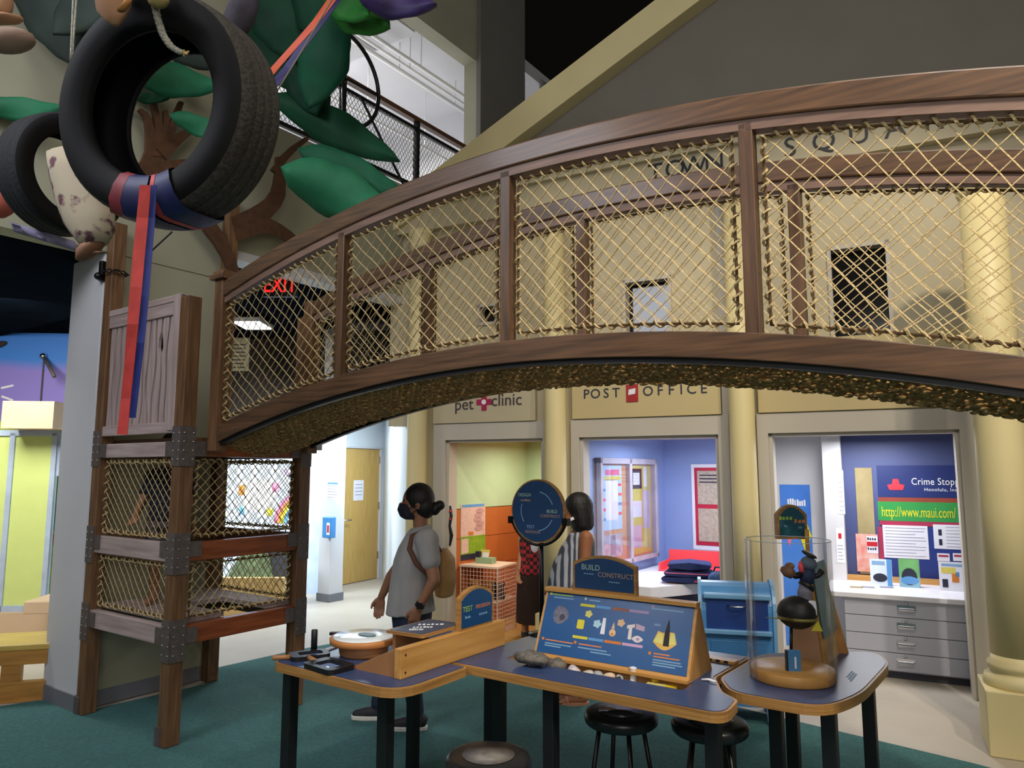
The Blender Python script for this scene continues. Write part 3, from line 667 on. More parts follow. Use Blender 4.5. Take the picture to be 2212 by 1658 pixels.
for t0 in (TN, TF): MB().box(S1 + .03, S1 + .13, t0 - .05, t0 + .05, .008, zs(S1) + HC + .2).build('support_post', 'oak_z', br, bevel=.006)
for z_ in (1.0, 1.7): MB().box(S1 + .05, S1 + .11, TN + .05, TF - .05, z_, z_ + .1).build('cross_beam', 'oak_y', br)
# woven rope floor, sagging between the stringers
mb = MB(); mk = MB()
def fl(s_, v, w_=0.):
    return V((s_, TN + .0 + v * (TF - TN), zs(s_) - .05 - .11 * (1 - (2 * v - 1) ** 2) ** .8 if 0 < v < 1 else zs(s_) - .05)) + V((0, 0, w_))
nS, nV = 118, 19
for i in range(nS + 1):
    s_ = S1 * i / nS
    mb.tube([fl(s_ + .006 * math.sin(j * 1.3 + i), j / nV, .006 * (1 if (i + j) % 2 else -1)) for j in range(nV + 1)], .0115, 4, caps=False)
for j in range(1, nV):
    mb.tube([fl(S1 * i / nS, j / nV + .01 * math.sin(i * .9 + j), .006 * (-1 if (i + j) % 2 else 1)) for i in range(nS + 1)], .0105, 4, caps=False)
rk_ = random.Random(5)
for i in range(0, nS):
    for j in range(1, nV):
        if rk_.random() < .5: mk.ell(fl(S1 * (i + rk_.random()) / nS, j / nV, -.012 - .008 * rk_.random()), .015 + .008 * rk_.random(), .008, .007, n=6, m=4, R=RZ(rk_.uniform(-.9, .9)).to_3x3())
mb.build('rope_floor', M('rope_floor', '#c29c62', .9, hex2='#765530', scale=60, bump=.4), br, kind='stuff'); mk.build('floor_knots', M('rope_knot', '#cfab6e', .9, hex2='#826038', scale=50, bump=.4), br, kind='stuff')
# ================================================================ wooden tree with foam leaves
tr = thing('play_tree', 'flat wooden tree branches and big green foam leaves above the tower', 'tree', TW)
brn = M('branch_ply', '#5c3b22', .6, hex2='#432a19', scale=5, stretch=(3, 3, 3))
def limb(pts, th=.035, x=-.99):
    Lp, Rp = [], []
    for i, (a, b, w_) in enumerate(pts):
        p = V((a, b)); q0 = V(pts[max(0, i - 1)][:2]); q1 = V(pts[min(len(pts) - 1, i + 1)][:2])
        d = (q1 - q0).normalized(); n = V((-d.y, d.x)) * w_ / 2
        Lp.append(p + n); Rp.append(p - n)
    def sm(pp):      # one round of corner cutting for a sawn, flowing outline
        o = [pp[0]]
        for i in range(len(pp) - 1): o += [pp[i] * .75 + pp[i + 1] * .25, pp[i] * .25 + pp[i + 1] * .75]
        return o + [pp[-1]]
    poly = sm(Lp) + sm(Rp)[::-1]
    q = [onx(TW, p.x, p.y, x) for p in poly]
    mb = MB(); m_ = len(q)
    a = [(x, p.y, p.z) for p in q]; b = [(x + th, p.y, p.z) for p in q]
    mb.add(a + b, [tuple(range(m_)), tuple(range(2 * m_ - 1, m_ - 1, -1))] + [(i, m_ + i, m_ + (i + 1) % m_, (i + 1) % m_) for i in range(m_)])
    mb.build('branch', brn, tr)
limb([(505, 490, 44), (560, 464, 42), (596, 430, 34), (602, 385, 22), (600, 340, 14)])
limb([(588, 372, 14), (620, 330, 15), (660, 300, 9)], x=-.985)
limb([(505, 500, 44), (565, 484, 36), (608, 503, 25), (650, 535, 15)], x=-.98)
limb([(503, 590, 20), (478, 530, 26), (445, 485, 30), (400, 430, 22)], x=-.985)
limb([(296, 385, 40), (332, 345, 46), (322, 290, 18), (314, 252, 13), (297, 238, 6)], x=-.985)
limb([(340, 340, 36), (342, 290, 18), (328, 222, 10)], x=-.98)
limb([(350, 330, 26), (356, 280, 14), (354, 240, 8)], x=-.975)
limb([(352, 330, 26), (370, 268, 14), (388, 222, 10)], x=-.97)
limb([(345, 335, 34), (380, 302, 22), (412, 281, 15)], x=-.965)
limb([(300, 372, 34), (350, 360, 22), (405, 352, 14)], x=-.96)
gl = M('leaf_green', '#2f7a57', .6, hex2='#1f5a3e', scale=3); gd = M('leaf_dark', '#16482f', .65, hex2='#0d3220', scale=3); gb = M('leaf_bright', '#2f6e2a', .6, hex2='#174a18', scale=4); gg = M('leaf_grey', '#35403a', .7, hex2='#272e2c', scale=3)
def leaf(b_, t_, Y0, Y1, wpx, mat, fold=.25, droop=.06, face=(0, -1, -.25), name='leaf'):
    b0, t0 = P(*b_, Y0), P(*t_, Y1); d = t0 - b0; L = d.length; d.normalize()
    n = V(face); n = (n - d * n.dot(d)).normalized(); w_ = d.cross(n); W = wpx * (Y0 + Y1) / 2 / FPX
    R, C = 12, 7; top, bot = [], []
    for k in range(R + 1):
        f = k / R; hw = W / 2 * (math.sin(PI * f ** .75) ** .8) + .004; c = b0 + d * (L * f) - n * (droop * math.sin(PI * f) - droop * .5)
        for j in range(C):
            g = 2 * j / (C - 1) - 1
            p = c + w_ * (hw * g * (1 + .06 * math.sin(f * 17 + g))) + n * (-fold * hw * abs(g) ** 1.4 + .012 * math.sin(f * 9 + g * 2))
            top.append(p + n * .010); bot.append(p - n * .012)
    mb = MB(); fs = []; N_ = len(top)
    for k in range(R):
        for j in range(C - 1):
            a = k * C + j; fs += [(a, a + 1, a + C + 1, a + C), (N_ + a + C, N_ + a + C + 1, N_ + a + 1, N_ + a)]
    ring = [j for j in range(C)] + [k * C + C - 1 for k in range(1, R + 1)] + [R * C + j for j in range(C - 2, -1, -1)] + [k * C for k in range(R - 1, 0, -1)]
    fs += [(ring[(i + 1) % len(ring)], ring[i], N_ + ring[i], N_ + ring[(i + 1) % len(ring)]) for i in range(len(ring))]
    mb.add([TWi @ p for p in top + bot], fs); return mb.build(name, mat, tr, True)
leaf((612, 362), (858, 470), 4.9, 5.0, 118, gl, .5, .1)
leaf((648, 322), (880, 425), 5.1, 5.1, 74, M('leaf_mid', '#1f6647', .6, hex2='#154a33', scale=3))
leaf((592, 205), (866, 350), 5.3, 5.2, 84, gd, .4)
leaf((640, 175), (700, 265), 5.4, 5.4, 90, gd)
leaf((715, 20), (668, 238), 4.8, 4.9, 120, M('leaf_teal', '#0f5138', .6, hex2='#0a3a28', scale=3))
leaf((600, -60), (700, 150), 5.5, 5.5, 190, gd)
leaf((540, 20), (660, 205), 5.3, 5.4, 120, gd)
leaf((560, -40), (640, 130), 5.0, 5.1, 130, M('leaf_deep', '#12402c', .65, hex2='#0c2c1e', scale=3)); leaf((650, -50), (740, 90), 5.0, 4.9, 130, MATS['leaf_deep']); leaf((620, 120), (690, 250), 5.2, 5.2, 80, MATS['leaf_deep'])
leaf((700, -25), (845, 62), 4.5, 4.5, 100, gb, .5)
leaf((700, -30), (800, 40), 4.4, 4.4, 80, M('leaf_lime', '#2f7a32', .6, hex2='#226026', scale=3))
leaf((770, -10), (945, 14), 4.3, 4.3, 62, M('petal_purple', '#3b2a66', .6, hex2='#24183f', scale=8), .5, name='petal')
leaf((270, 150), (480, 190), 5.1, 5.2, 76, gl, .3); leaf((370, 248), (500, 300), 5.2, 5.3, 44, gl); leaf((280, 205), (366, 214), 5.1, 5.2, 22, gd)
leaf((-60, 228), (150, 236), 4.4, 4.5, 48, gl); leaf((-40, 240), (140, 250), 4.5, 4.6, 22, gd)
leaf((30, -70), (190, 150), 4.4, 4.5, 130, gg); leaf((220, -70), (120, 80), 4.3, 4.3, 110, gg); leaf((330, 60), (470, 150), 5.2, 5.3, 70, gg)
for n_ in MATS:
    if n_.startswith('leaf'): MATS[n_].node_tree.nodes['Principled BSDF'].inputs['Specular IOR Level'].default_value = .2
# ================================================================ tyres
tread = M('rubber_tread', '#4a443c', .85, hex2='#2c2825', kind='noise', scale=90, bump=.5); side = M('rubber_side', '#060609', .7, var=.25, scale=12); side.node_tree.nodes['Principled BSDF'].inputs['Specular IOR Level'].default_value = .25
def tyre(c, axis, ro, lab, grp='hanging car tyres', tread=tread):
    k = ro / .335; q = V(axis).normalized().to_track_quat('Z', 'Y').to_matrix().to_4x4()
    t = thing('tyre_swing', lab, 'tyre', Matrix.Translation(c) @ q, grp)
    prof = [(.322, -.094), (.330, -.084), (.334, -.07), (.336, -.042), (.3345, -.040), (.3345, -.036), (.336, -.034), (.337, -.003), (.3355, -.001), (.3355, .001), (.337, .003), (.336, .034), (.3345, .036), (.3345, .04), (.336, .042), (.334, .07), (.330, .084), (.322, .094)]
    n0 = 64; MB().loft([[V((r * k * math.cos(2 * PI * a / n0), r * k * math.sin(2 * PI * a / n0), z * k)) for a in range(n0)] for r, z in prof], False, False).build('tread', tread, t, True)
    for s_ in (1, -1):
        pr = [(.322, .094), (.312, .101), (.29, .108), (.265, .106), (.242, .1), (.228, .094), (.218, .08), (.22, .068), (.24, .08), (.275, .088), (.31, .075), (.318, .05), (.318, 0)]
        pr = [(r * k, z * k * s_) for r, z in pr]
        n_ = 64; rings = [[V((r * math.cos(2 * PI * a / n_), r * math.sin(2 * PI * a / n_), z)) for a in range(n_)] for r, z in pr]
        MB().loft(rings if s_ < 0 else [r[::-1] for r in rings], False, False).build('sidewall', side, t, True)
    return t, k
c1_ = P(366, 246, 2.12)
t1, k1 = tyre(c1_, (-.26, -.96, -.10), .338, 'big near black car tyre wound with red and blue ribbon')
tyre(P(140, 380, 3.5), (.90, -.42, -.08), .30, 'smaller black tyre hanging behind the big one at the left edge', tread=M('rubber_old', '#14151c', .8, hex2='#0a0a10', scale=60, bump=.3))
redr = M('ribbon_red', '#c8403c', .6, var=.15, scale=20); blur = M('ribbon_blue', '#2b3a8c', .55, var=.15, scale=20); purr = M('ribbon_purple', '#3f3a78', .6, var=.15, scale=20)
def wrap(t, k, a0, a1, mat, off):
    loop = [(.338, -.09), (.345, -.05), (.345, .05), (.338, .09), (.3, .112), (.26, .112), (.225, .1), (.212, .075), (.212, -.075), (.225, -.1), (.26, -.112), (.3, -.112)]
    mb = MB(); rings = []
    for i in range(5):
        a = a0 + (a1 - a0) * i / 4
        rings.append([V(((r + (off if r > .27 else -off)) * k * math.cos(a), (r + (off if r > .27 else -off)) * k * math.sin(a), z * k * (1 + off * 6))) for r, z in loop])
    mb.loft(rings, False, False); return mb.build('ribbon_wrap', mat, t, True)
# find the lowest point of the tyre in its own frame
dn = (t1.matrix_world.inverted().to_3x3() @ V((0, 0, -1))); ab = math.atan2(dn.y, dn.x)
wr_, wb_ = M('wrap_red_shade', '#84303a', .6, var=.2, scale=20), M('wrap_blue_shade', '#20265a', .55, var=.2, scale=20)  # darker copies of the ribbon colours, with the shade on the wraps painted in
wrap(t1, k1, ab - .42, ab - .27, wr_, .002); wrap(t1, k1, ab - .27, ab + .05, wb_, .0015); wrap(t1, k1, ab + .09, ab + .15, redr, .003); wrap(t1, k1, ab + .14, ab + .36, wb_, .002)
for o_ in list(t1.children):
    pass
def ribbon(name, lab, pts, w_, mat, Y):
    t = thing(name, lab, 'ribbon'); mb = MB(); rings = []
    for i, (a, b) in enumerate(pts):
        p = P(a, b, Y + .012 * math.sin(i * 1.3)); q0 = P(*pts[max(0, i - 1)], Y); q1 = P(*pts[min(len(pts) - 1, i + 1)], Y)
        d = (q1 - q0).normalized(); sd = d.cross(V((0, 1, 0))).normalized(); tw_ = .25 * math.sin(i * .8)
        sd = (sd + V((0, 1, 0)) * tw_).normalized(); nn = d.cross(sd)
        rings.append([p + sd * w_ / 2 + nn * .001, p - sd * w_ / 2 + nn * .001, p - sd * w_ / 2 - nn * .001, p + sd * w_ / 2 - nn * .001])
    mb.loft(rings).build('strip', mat, t, False)
    return t
ribbon('hanging_ribbon', 'long red ribbon hanging from the big tyre in front of the slats', [(314, 400), (308, 470), (301, 540), (294, 620), (287, 700), (280, 780), (272, 860), (264, 938)], .031, redr, 1.96)
ribbon('hanging_ribbon', 'long blue ribbon hanging beside the red one from the big tyre', [(330, 400), (326, 470), (320, 540), (312, 640), (303, 740), (294, 820), (285, 902)], .023, blur, 1.99)
ribbon('hanging_ribbon', 'red-orange ribbon running up right from the big tyre', [(570, 175), (600, 140), (640, 95), (680, 50), (720, -5), (770, -70)], .026, M('ribbon_orange', '#d85a3a', .6, var=.1), 2.35)
ribbon('hanging_ribbon', 'dark purple ribbon running up right from the big tyre', [(590, 185), (622, 145), (655, 98), (692, 48), (730, -5), (780, -70)], .03, purr, 2.38)
def ropeline(name, lab, pts, r, mat, Y, tw_=True):
    t = thing(name, lab, 'rope'); pp = [P(a, b, Y) for a, b in pts]; path = []
    for i in range(len(pp) - 1):
        for k in range(6): path.append(pp[i].lerp(pp[i + 1], k / 6))
    path.append(pp[-1])
    for _ in range(3): path = [path[0]] + [(path[i - 1] + path[i] * 2 + path[i + 1]) / 4 for i in range(1, len(path) - 1)] + [path[-1]]
    if tw_:
        for s_ in range(3):
            q = [p + V((math.cos(i * 1.1 + s_ * 2.094), math.sin(i * 1.1 + s_ * 2.094) * .6, math.sin(i * 1.1 + s_ * 2.094) * .6)) * r * .5 for i, p in enumerate(path)]
            MB().tube(q, r * .62, 6).build('strand', mat, t, True)
    else: MB().tube(path, r, 5).build('line', mat, t, True)
    return t, path
rt, rp = ropeline('swing_rope', 'thick pale twisted rope ending frayed inside the big tyre', [(330, -40), (334, 10), (342, 45), (352, 75), (368, 100), (392, 114)], .0105, 'rope_white', 1.93)
mb = MB()
for k in range(9): mb.tube([rp[-1], rp[-1] + V((.012 + .008 * math.sin(k * 2), .006 * math.cos(k * 3), .008 * math.sin(k * 5)))], .0025, 4)
mb.build('frayed_end', M('rope_fray', '#cdb37a', .9), rt)
ropeline('thin_cord', 'thin grey cord hanging beside the tan lobes at top left', [(160, -40), (157, 40), (153, 130)], .0045, 'rope_white', 2.6, False)
ropeline('thin_cord', 'thin tan cord running up from the big tyre beside the ribbons', [(596, 200), (640, 130), (690, 45), (740, -40)], .0028, M('cord_tan', '#8b8468', .8), 2.3, False)
ropeline('thin_cord', 'thin dark cable sloping across the olive wall under the tyre', [(318, 550), (345, 525), (372, 500)], .007, 'black_metal', 5.2, False)
# stuffed cloth and plush limbs among the tyres
t = thing('stuffed_cloth', 'cream patterned stuffed cloth limb with brown tip hanging behind the tyres', 'stuffed toy')
def sack(pts, Y, mat, name, t, n=14):
    rings = []
    for (a, b, wx, wy) in pts:
        c = P(a, b, Y); s_ = Y / FPX
        rings.append([c + V((wx * s_ * math.cos(2 * PI * k / n) * (1 + .06 * math.sin(3 * k)), wy * s_ * math.sin(2 * PI * k / n), wx * s_ * .25 * math.cos(2 * PI * k / n))) for k in range(n)])
    MB().loft(rings).build(name, mat, t, True)
m = M('print_cloth', '#a89c86', .85, hex2='#5c3a44', scale=13, bump=.1)
m.node_tree.nodes['Color Ramp'].color_ramp.elements[0].position = .40; m.node_tree.nodes['Color Ramp'].color_ramp.elements[1].position = .47
sack([(140, 330, 40, 30), (155, 370, 48, 36), (172, 420, 52, 38), (192, 470, 54, 38), (205, 505, 42, 32), (205, 528, 28, 24)], 3.05, m, 'cloth_limb', t)
sack([(204, 522, 26, 22), (192, 540, 27, 24), (182, 556, 18, 18), (178, 562, 8, 8)], 3.05, M('toy_brown', '#6f4a3c', .7, hex2='#8d6448', scale=14), 'brown_tip', t); MB().tube([P(140, 335, 3.05), P(138, 335, 3.05) + V((0, 0, 3.2))], .004, 5).build('hanging_cord', 'rope_white', t)
sack([(210, 545, 8, 8), (222, 546, 5, 5)], 3.03, 'toy_brown', 'thumb', t)
t = thing('plush_monkey', 'dark plush toy limb with tan paw hanging into view at the top edge', 'plush toy')
tan = M('plush_tan', '#a87f5f', .85, var=.15, scale=9); dk = M('plush_dark', '#17171c', .95, var=.3, scale=30, bump=.3)
sack([(240, -60, 46, 34), (244, -20, 42, 30), (246, 15, 38, 26), (249, 40, 22, 18), (250, 54, 9, 8)], 1.9, tan, 'paw', t); sack([(232, -130, 60, 50), (236, -70, 56, 40), (238, -45, 48, 36)], 1.95, dk, 'leg', t)
sack([(262, 22, 10, 9), (274, 8, 9, 8), (280, -8, 7, 7)], 1.84, M('plush_ochre', '#b0793f', .85, var=.15), 'toe', t)
t = thing('plush_monkey', 'pair of tan plush paws poking in at the top left corner', 'plush toy')
sack([(-40, 45, 16, 18), (0, 40, 28, 24), (25, 42, 24, 20), (40, 44, 8, 8)], 2.3, tan, 'upper_paw', t); 
c = P(20, 88, 2.25); MB().ell(c, .085, .05, .038, R=RY(-.12).to_3x3()).build('lower_paw', M('plush_taupe', '#8c7464', .85, var=.12, scale=9), t, True)
c = P(8, 8, 2.35); MB().ell(c, .03, .03, .05).build('ear', tan, t, True)
c = P(342, 0, 1.9); t = thing('plush_monkey', 'small yellowish plush tip above the pale rope', 'plush toy'); MB().ell(c, .03, .025, .022).build('paw_tip', M('plush_gold', '#a8945c', .85, var=.15), t, True)
t = thing('red_stuffed_toy', 'brick red stuffed toy with white cord behind the small tyre, left edge', 'stuffed toy')
c = P(-2, 415, 3.9); MB().ell(c, .11, .1, .15).build('body', M('toy_red', '#b0584a', .8, var=.12, scale=8), t, True); q = P(-2, 416, 3.78)
MB().tube([q + V((.118 * math.cos(a), -.02 - .1 * math.sin(a) * 0 + (-.0), .012 * math.cos(a) * 1)) + V((0, -.05 * math.sin(a), 0)) for a in [i * PI / 10 for i in range(0, 11)]], .007, 6).build('cord', 'white', t, True)
c = P(520, 30, 2.5); t = thing('grey_plush', 'grey plush shape behind the upper right of the big tyre', 'plush toy'); MB().ell(c, .055, .05, .12, R=RY(.35).to_3x3()).build('body', M('plush_grey', '#3b3742', .9, var=.25, scale=20), t, True)
c = P(105, 500, 3.75); t = thing('pale_cloth', 'pale lilac cloth corner draped under the small tyre', 'cloth')
mb = MB(); rr = []
for i in range(7):
    f = i / 6; a = P(20 + 140 * f, 478 + 42 * f, 3.5); b2 = P(30 + 140 * f, 500 + 44 * f, 3.55 + .04 * math.sin(i * 2)); rr.append([a, b2, b2 + V((0, .006, 0)), a + V((0, .006, 0))])
mb.loft(rr).build('fold', M('cloth_lilac', '#7d7690', .8, var=.15, scale=6), t, True)
# chain and clamp round the left tower post
zc = P(245, 590, 5.15).z
t = thing('post_chain', 'dark chain and clamp fastened round the left tower post', 'chain', TW @ T3(A, 0, zc))
for k in range(9):
    a = -PI * .9 + k * PI * .2; mb = MB(); c = V((.078 * math.cos(a), .078 * math.sin(a), .006 * math.sin(k * 2)))
    mb.M = T3(*c) @ RZ(a + PI / 2) @ RX(PI / 2 * (k % 2)); mb.tube([(.022 * math.cos(q), .012 * math.sin(q), 0) for q in [i * PI / 6 for i in range(12)]], .005, 5, closed=True); mb.build('link', 'black_metal', t)
mb = MB(); mb.box(-.13, -.085, -.06, -.02, -.05, .1).build('clamp', 'black_metal', t, bevel=.008); MB().ell((-.1, -.07, -.02), .028).build('clamp_knob', 'black_metal', t, True)
# ================================================================ exhibit tables
ZT = .74
def inset(poly, d):
    n = len(poly); out = []
    for i in range(n):
        a, b, c = V(poly[i - 1]), V(poly[i]), V(poly[(i + 1) % n])
        e1_ = (b - a); e2_ = (c - b)
        if e1_.length < 1e-6: e1_ = e2_
        if e2_.length < 1e-6: e2_ = e1_
        n1 = V((-e1_.y, e1_.x)).normalized(); n2 = V((-e2_.y, e2_.x)).normalized()
        m_ = (n1 + n2); m_ = m_.normalized() if m_.length > 1e-6 else n1
        k = d / max(.5, m_.dot(n1)); out.append((b.x + m_.x * k, b.y + m_.y * k))
    return out
def rounded(pts, rs):
    out = []; n = len(pts)
    for i in range(n):
        a, b, c = V(pts[i - 1]), V(pts[i]), V(pts[(i + 1) % n]); r = rs[i] if isinstance(rs, (list, tuple)) else rs
        u = (a - b).normalized(); w_ = (c - b).normalized(); p0 = b + u * min(r, (a - b).length * .45); p1 = b + w_ * min(r, (c - b).length * .45)
        for k in range(6):
            f = k / 5; out.append(tuple(p0 * (1 - f) ** 2 + b * (2 * f * (1 - f)) + p1 * f * f))
    return out
def legs(t, ll, w_=.056):
    for x, y in ll: MB().box(x - w_ / 2, x + w_ / 2, y - w_ / 2, y + w_ / 2, .008, ZT - .042).build('leg', 'black_paint', t, bevel=.004)
# ---- left table
T1 = thing('exhibit_table', 'blue-topped exhibit table on the left with the round drum and ramp', 'table', TW, 'blue exhibit tables')
o1 = rounded([(1.31, -.27), (2.14, -.275), (2.14, .195), (1.972, .205), (1.972, .74), (1.31, .74)], [.05, .16, .02, .01, .05, .05])
MB().prism(o1, ZT - .042, ZT - .003).build('table_top', 'ply_edge', T1)
MB().prism(inset(o1, .012), ZT - .003, ZT).build('laminate', 'laminate', T1)
legs(T1, [(1.37, -.2), (1.956, -.15), (1.45, .58), (1.93, .66)])
# wedge ramp standing on it
rp_ = thing('wooden_ramp', 'wedge shaped plywood ramp box on the left table', 'ramp', TW)
MB().box(1.995, 2.035, -.145, .64, ZT, .868).build('tall_side', 'ply_y', rp_, bevel=.003)
mb = MB(); mb.M = RX(PI / 2); mb.prism([(1.70, ZT), (1.995, ZT), (1.995, .862)], .118, .133); mb.build('wedge_end', M('ply_brown', '#a5744a', .5, var=.1), rp_)
mb = MB(); mb.M = RX(PI / 2); mb.prism([(1.70, ZT), (1.995, ZT), (1.995, .862)], -.64, -.62); mb.build('wedge_end', 'ply_brown', rp_)
MB().loft([[V((1.70, y, ZT)), V((1.715, y, ZT)), V((1.995, y, .855)), V((1.995, y, .868))] for y in (-.118, .62)]).build('sloping_top', M('ramp_top', '#a9885a', .5, hex2='#7f8290', scale=3, stretch=(6, 1, 6)), rp_)
for z in (.765, .84): MB().ell((2.036, -.115, z), .005, n=6, m=4).build('screw', 'black_metal', rp_)
# drum
dr = thing('wooden_drum', 'low round wooden drum with glossy white top on the left table', 'drum', TW @ T3(1.565, .085, ZT))
MB().lathe([(.115, 0), (.12, .01), (.125, .05), (.12, .055)], 28).build('pedestal', 'ply_brown', dr, True)
MB().lathe([(.16, .055), (.168, .06), (.17, .082), (.165, .086)], 32).build('rim', M('drum_rim', '#b87b45', .4, var=.1), dr, True)
MB().lathe([(.155, .0862), (.15, .09), (.06, .092), (.001, .092)], 32).build('skin', M('drum_skin', '#e6eef2', .12, var=.05, coat=.5), dr, True)
MB().prism(circ(.02, .0, .055, 16, .03), .0925, .097).build('dark_patch', M('patch', '#39555c', .4), dr)
mb = MB(); mb.M = T3(-.19, .02, .07) @ RZ(.5); mb.box(-.06, .04, -.014, .014, -.008, .008).build('handle', 'black_paint', dr, bevel=.003)
# dark paddles
def paddle(x, y, rz, lab, s_=1.):
    t = thing('viewer_paddle', lab, 'paddle', TW @ T3(x, y, ZT) @ RZ(rz), 'black paddles on the left table')
    o = rrect(-.11 * s_, .11 * s_, -.075 * s_, .075 * s_, .03); i = rrect(-.06 * s_, .075 * s_, -.045 * s_, .045 * s_, .02)
    n_ = len(o); mb = MB(); vs_ = [(p[0], p[1], z) for z in (.0, .022) for q in (o, i) for p in q]; fs = []
    for k in range(n_):
        j = (k + 1) % n_; fs += [(k, j, n_ + j, n_ + k)[::-1], (2 * n_ + k, 2 * n_ + j, 3 * n_ + j, 3 * n_ + k), (k, j, 2 * n_ + j, 2 * n_ + k), (n_ + k, n_ + j, 3 * n_ + j, 3 * n_ + k)[::-1]]
    mb.add(vs_, fs).build('frame', 'black_paint', t); MB().prism(i, .002, .006).build('lens', M('lens_blue', '#7d90b8', .15, var=.1), t)
    MB().tube([(-.1 * s_, 0, .012), (-.2 * s_, .02, .014)], .012, 8).build('handle', 'ply_brown', t, True)
paddle(1.63, -.195, -.1, 'black oblong viewer paddle at the near edge of the left table'); paddle(1.40, -.12, 1.1, 'black oblong viewer paddle behind the nearer one on the left table', .85)
tag(MB().tube([(1.345, .12, ZT + .004), (1.36, .06, ZT + .004), (1.37, .01, ZT + .004)], .013, 6, flat=.3).build('white_strip', 'paper', None, False, TW), 'pale crumpled strip at the left edge of the left table', 'strip')
tag(MB().lathe([(.016, 0), (.016, .11), (.012, .113)], 10).build('black_peg', 'black_paint', None, True, TW @ T3(1.345, -.045, ZT)), 'short black peg standing at the left table corner', 'peg')
# tile with white lettering
tl = thing('info_tile', 'dark tile with white lettering and wood edge lying behind the drum', 'sign', TW @ T3(1.875, .2, .874) @ RY(-.02))
MB().prism(rrect(-.12, .12, -.16, .16, .012), 0, .014).build('board', 'ply_edge', tl); MB().prism(rrect(-.108, .108, -.148, .148, .01), .014, .016).build('face', M('slate_face', '#3d4257', .4), tl)
for k, y in enumerate((.05, -.02, -.08)): blocks(tl, 'white', T3(-.01 + .01 * k, y, .0163) @ RZ(.6), .13 - .03 * k, .035, 6, k + 3)
MB().box(-.11, -.09, -.12, .12, -.09, 0).build('prop', 'ply_brown', tl)
# arched signs
def arched(name, lab, Mx, w_, h_, rise, face, words, th=.028):
    t = thing(name, lab, 'sign', Mx)
    mb = MB(); mb.M = FACE; mb.prism(arch(w_, h_, rise), -th / 2, th / 2); mb.build('board', 'ply_edge', t)
    mb = MB(); mb.M = T3(0, -th / 2, .012) @ FACE; mb.prism(arch(w_ - .024, h_ - .024, rise), 0, .002); mb.build('face', face, t)
    for i_, (s_, sz, mt, x, z) in enumerate(words):
        if s_[0] == '-': blocks(t, mt, T3(x, -th / 2 - .0022, z) @ FACE, .0125 * len(s_) * sz / .02, sz * .7, len(s_), i_)
        else: text(s_, sz, mt, t, T3(x, -th / 2 - .0026, z) @ FACE, .0005)
    return t
M('txt_lime', '#a8c94a', .5); M('txt_orange', '#d9834a', .5); M('txt_dim', '#7fa8c8', .5); M('txt_sage', '#a4bfae', .5); M('txt_rust', '#b08f7c', .5)
arched('table_sign', 'blue arched sign with yellow and orange words on the left table ramp', TW @ T3(2.012, .41, .868) @ RZ(PI / 2), .27, .2, .045, 'sign_blue', [('TEST', .036, 'txt_lime', -.078, .1), ('REDESIGN', .026, 'txt_orange', .047, .1), ('----', .018, 'txt_dim', -.075, .062), ('------', .018, 'txt_dim', .05, .062)])
# ---- middle table
T2 = thing('exhibit_table', 'long blue-topped middle table with the leaning blue instruction panel', 'table', TW, 'blue exhibit tables')
o2 = rounded([(1.985, .215), (3.345, .225), (3.33, .435), (3.24, .505), (3.145, .69), (3.165, 1.14), (2.03, 1.14)], [.04, .09, .03, .03, .03, .03, .05])
tx0, tx1, ty0, ty1 = 2.2, 3.1, .425, .54
def clipy(poly, y0, y1, x0=-9, x1=9):
    def clip(pp, f):
        out = []
        for i in range(len(pp)):
            a, b = pp[i - 1], pp[i]; fa, fb = f(a), f(b)
            if (fa >= 0) != (fb >= 0):
                k = fa / (fa - fb); out.append((a[0] + (b[0] - a[0]) * k, a[1] + (b[1] - a[1]) * k))
            if fb >= 0: out.append(b)
        return out
    for f in (lambda p: p[1] - y0, lambda p: y1 - p[1], lambda p: p[0] - x0, lambda p: x1 - p[0]): poly = clip(poly, f)
    return poly
def slab(poly, z0, z1):
    mb = MB()
    for q in (clipy(poly, -9, ty0), clipy(poly, ty1, 9), clipy(poly, ty0, ty1, -9, tx0), clipy(poly, ty0, ty1, tx1, 9)): mb.prism(q, z0, z1)
    return mb
slab(o2, ZT - .042, ZT - .003).build('table_top', 'ply_edge', T2); slab(inset(o2, .012), ZT - .003, ZT).build('laminate', 'laminate', T2)
MB().box(tx0, tx1, ty0, ty1, ZT - .05, ZT - .036).build('tray', M('tray_brown', '#6e5236', .6, var=.15, scale=12), T2)
legs(T2, [(2.53, .3), (3.264, .32), (2.09, 1.0), (3.08, 1.02), (2.1, .5)])
# A-frame panel
af = thing('instruction_panel', 'wooden A-frame with a blue printed instruction panel on the middle table', 'sign', TW)
pw, ph = .80, .335; ang = math.atan2(.305, .13)
PM = T3(2.285, .535, ZT + .012) @ RX(ang)
MB().box(0, pw, 0, ph, -.016, 0).build('front_board', 'ply_x', af, Mx=PM)
MB().box(0, pw, -.335 + .335, .335, 0, .016).build('rear_board', 'ply_x', af, Mx=T3(2.285, .815, ZT) @ RX(PI - ang))
MB().box(2.285, 2.285 + pw, .64, .69, ZT + .3, ZT + .318).build('ridge', 'ply_x', af)
MB().box(2.285, 2.285 + pw, .51, .56, ZT, ZT + .012).build('base_ledge', 'ply_x', af)
mb = MB(); mb.M = T3(3.075, 0, 0) @ RZ(PI / 2) @ RX(PI / 2); mb.prism([(.55, ZT), (.8, ZT), (.69, ZT + .29), (.655, ZT + .29)], -.0, .012); mb.build('end_board', M('ply_deep', '#b98a50', .5, hex2='#9a6f3c', scale=4), af)
fp = MB().box(.014, pw - .014, .012, ph - .01, 0, .0025).build('print_panel', M('print_blue', '#14508c', .3, var=.05, scale=3), af, Mx=PM)
W_, H_ = pw - .028, ph - .022
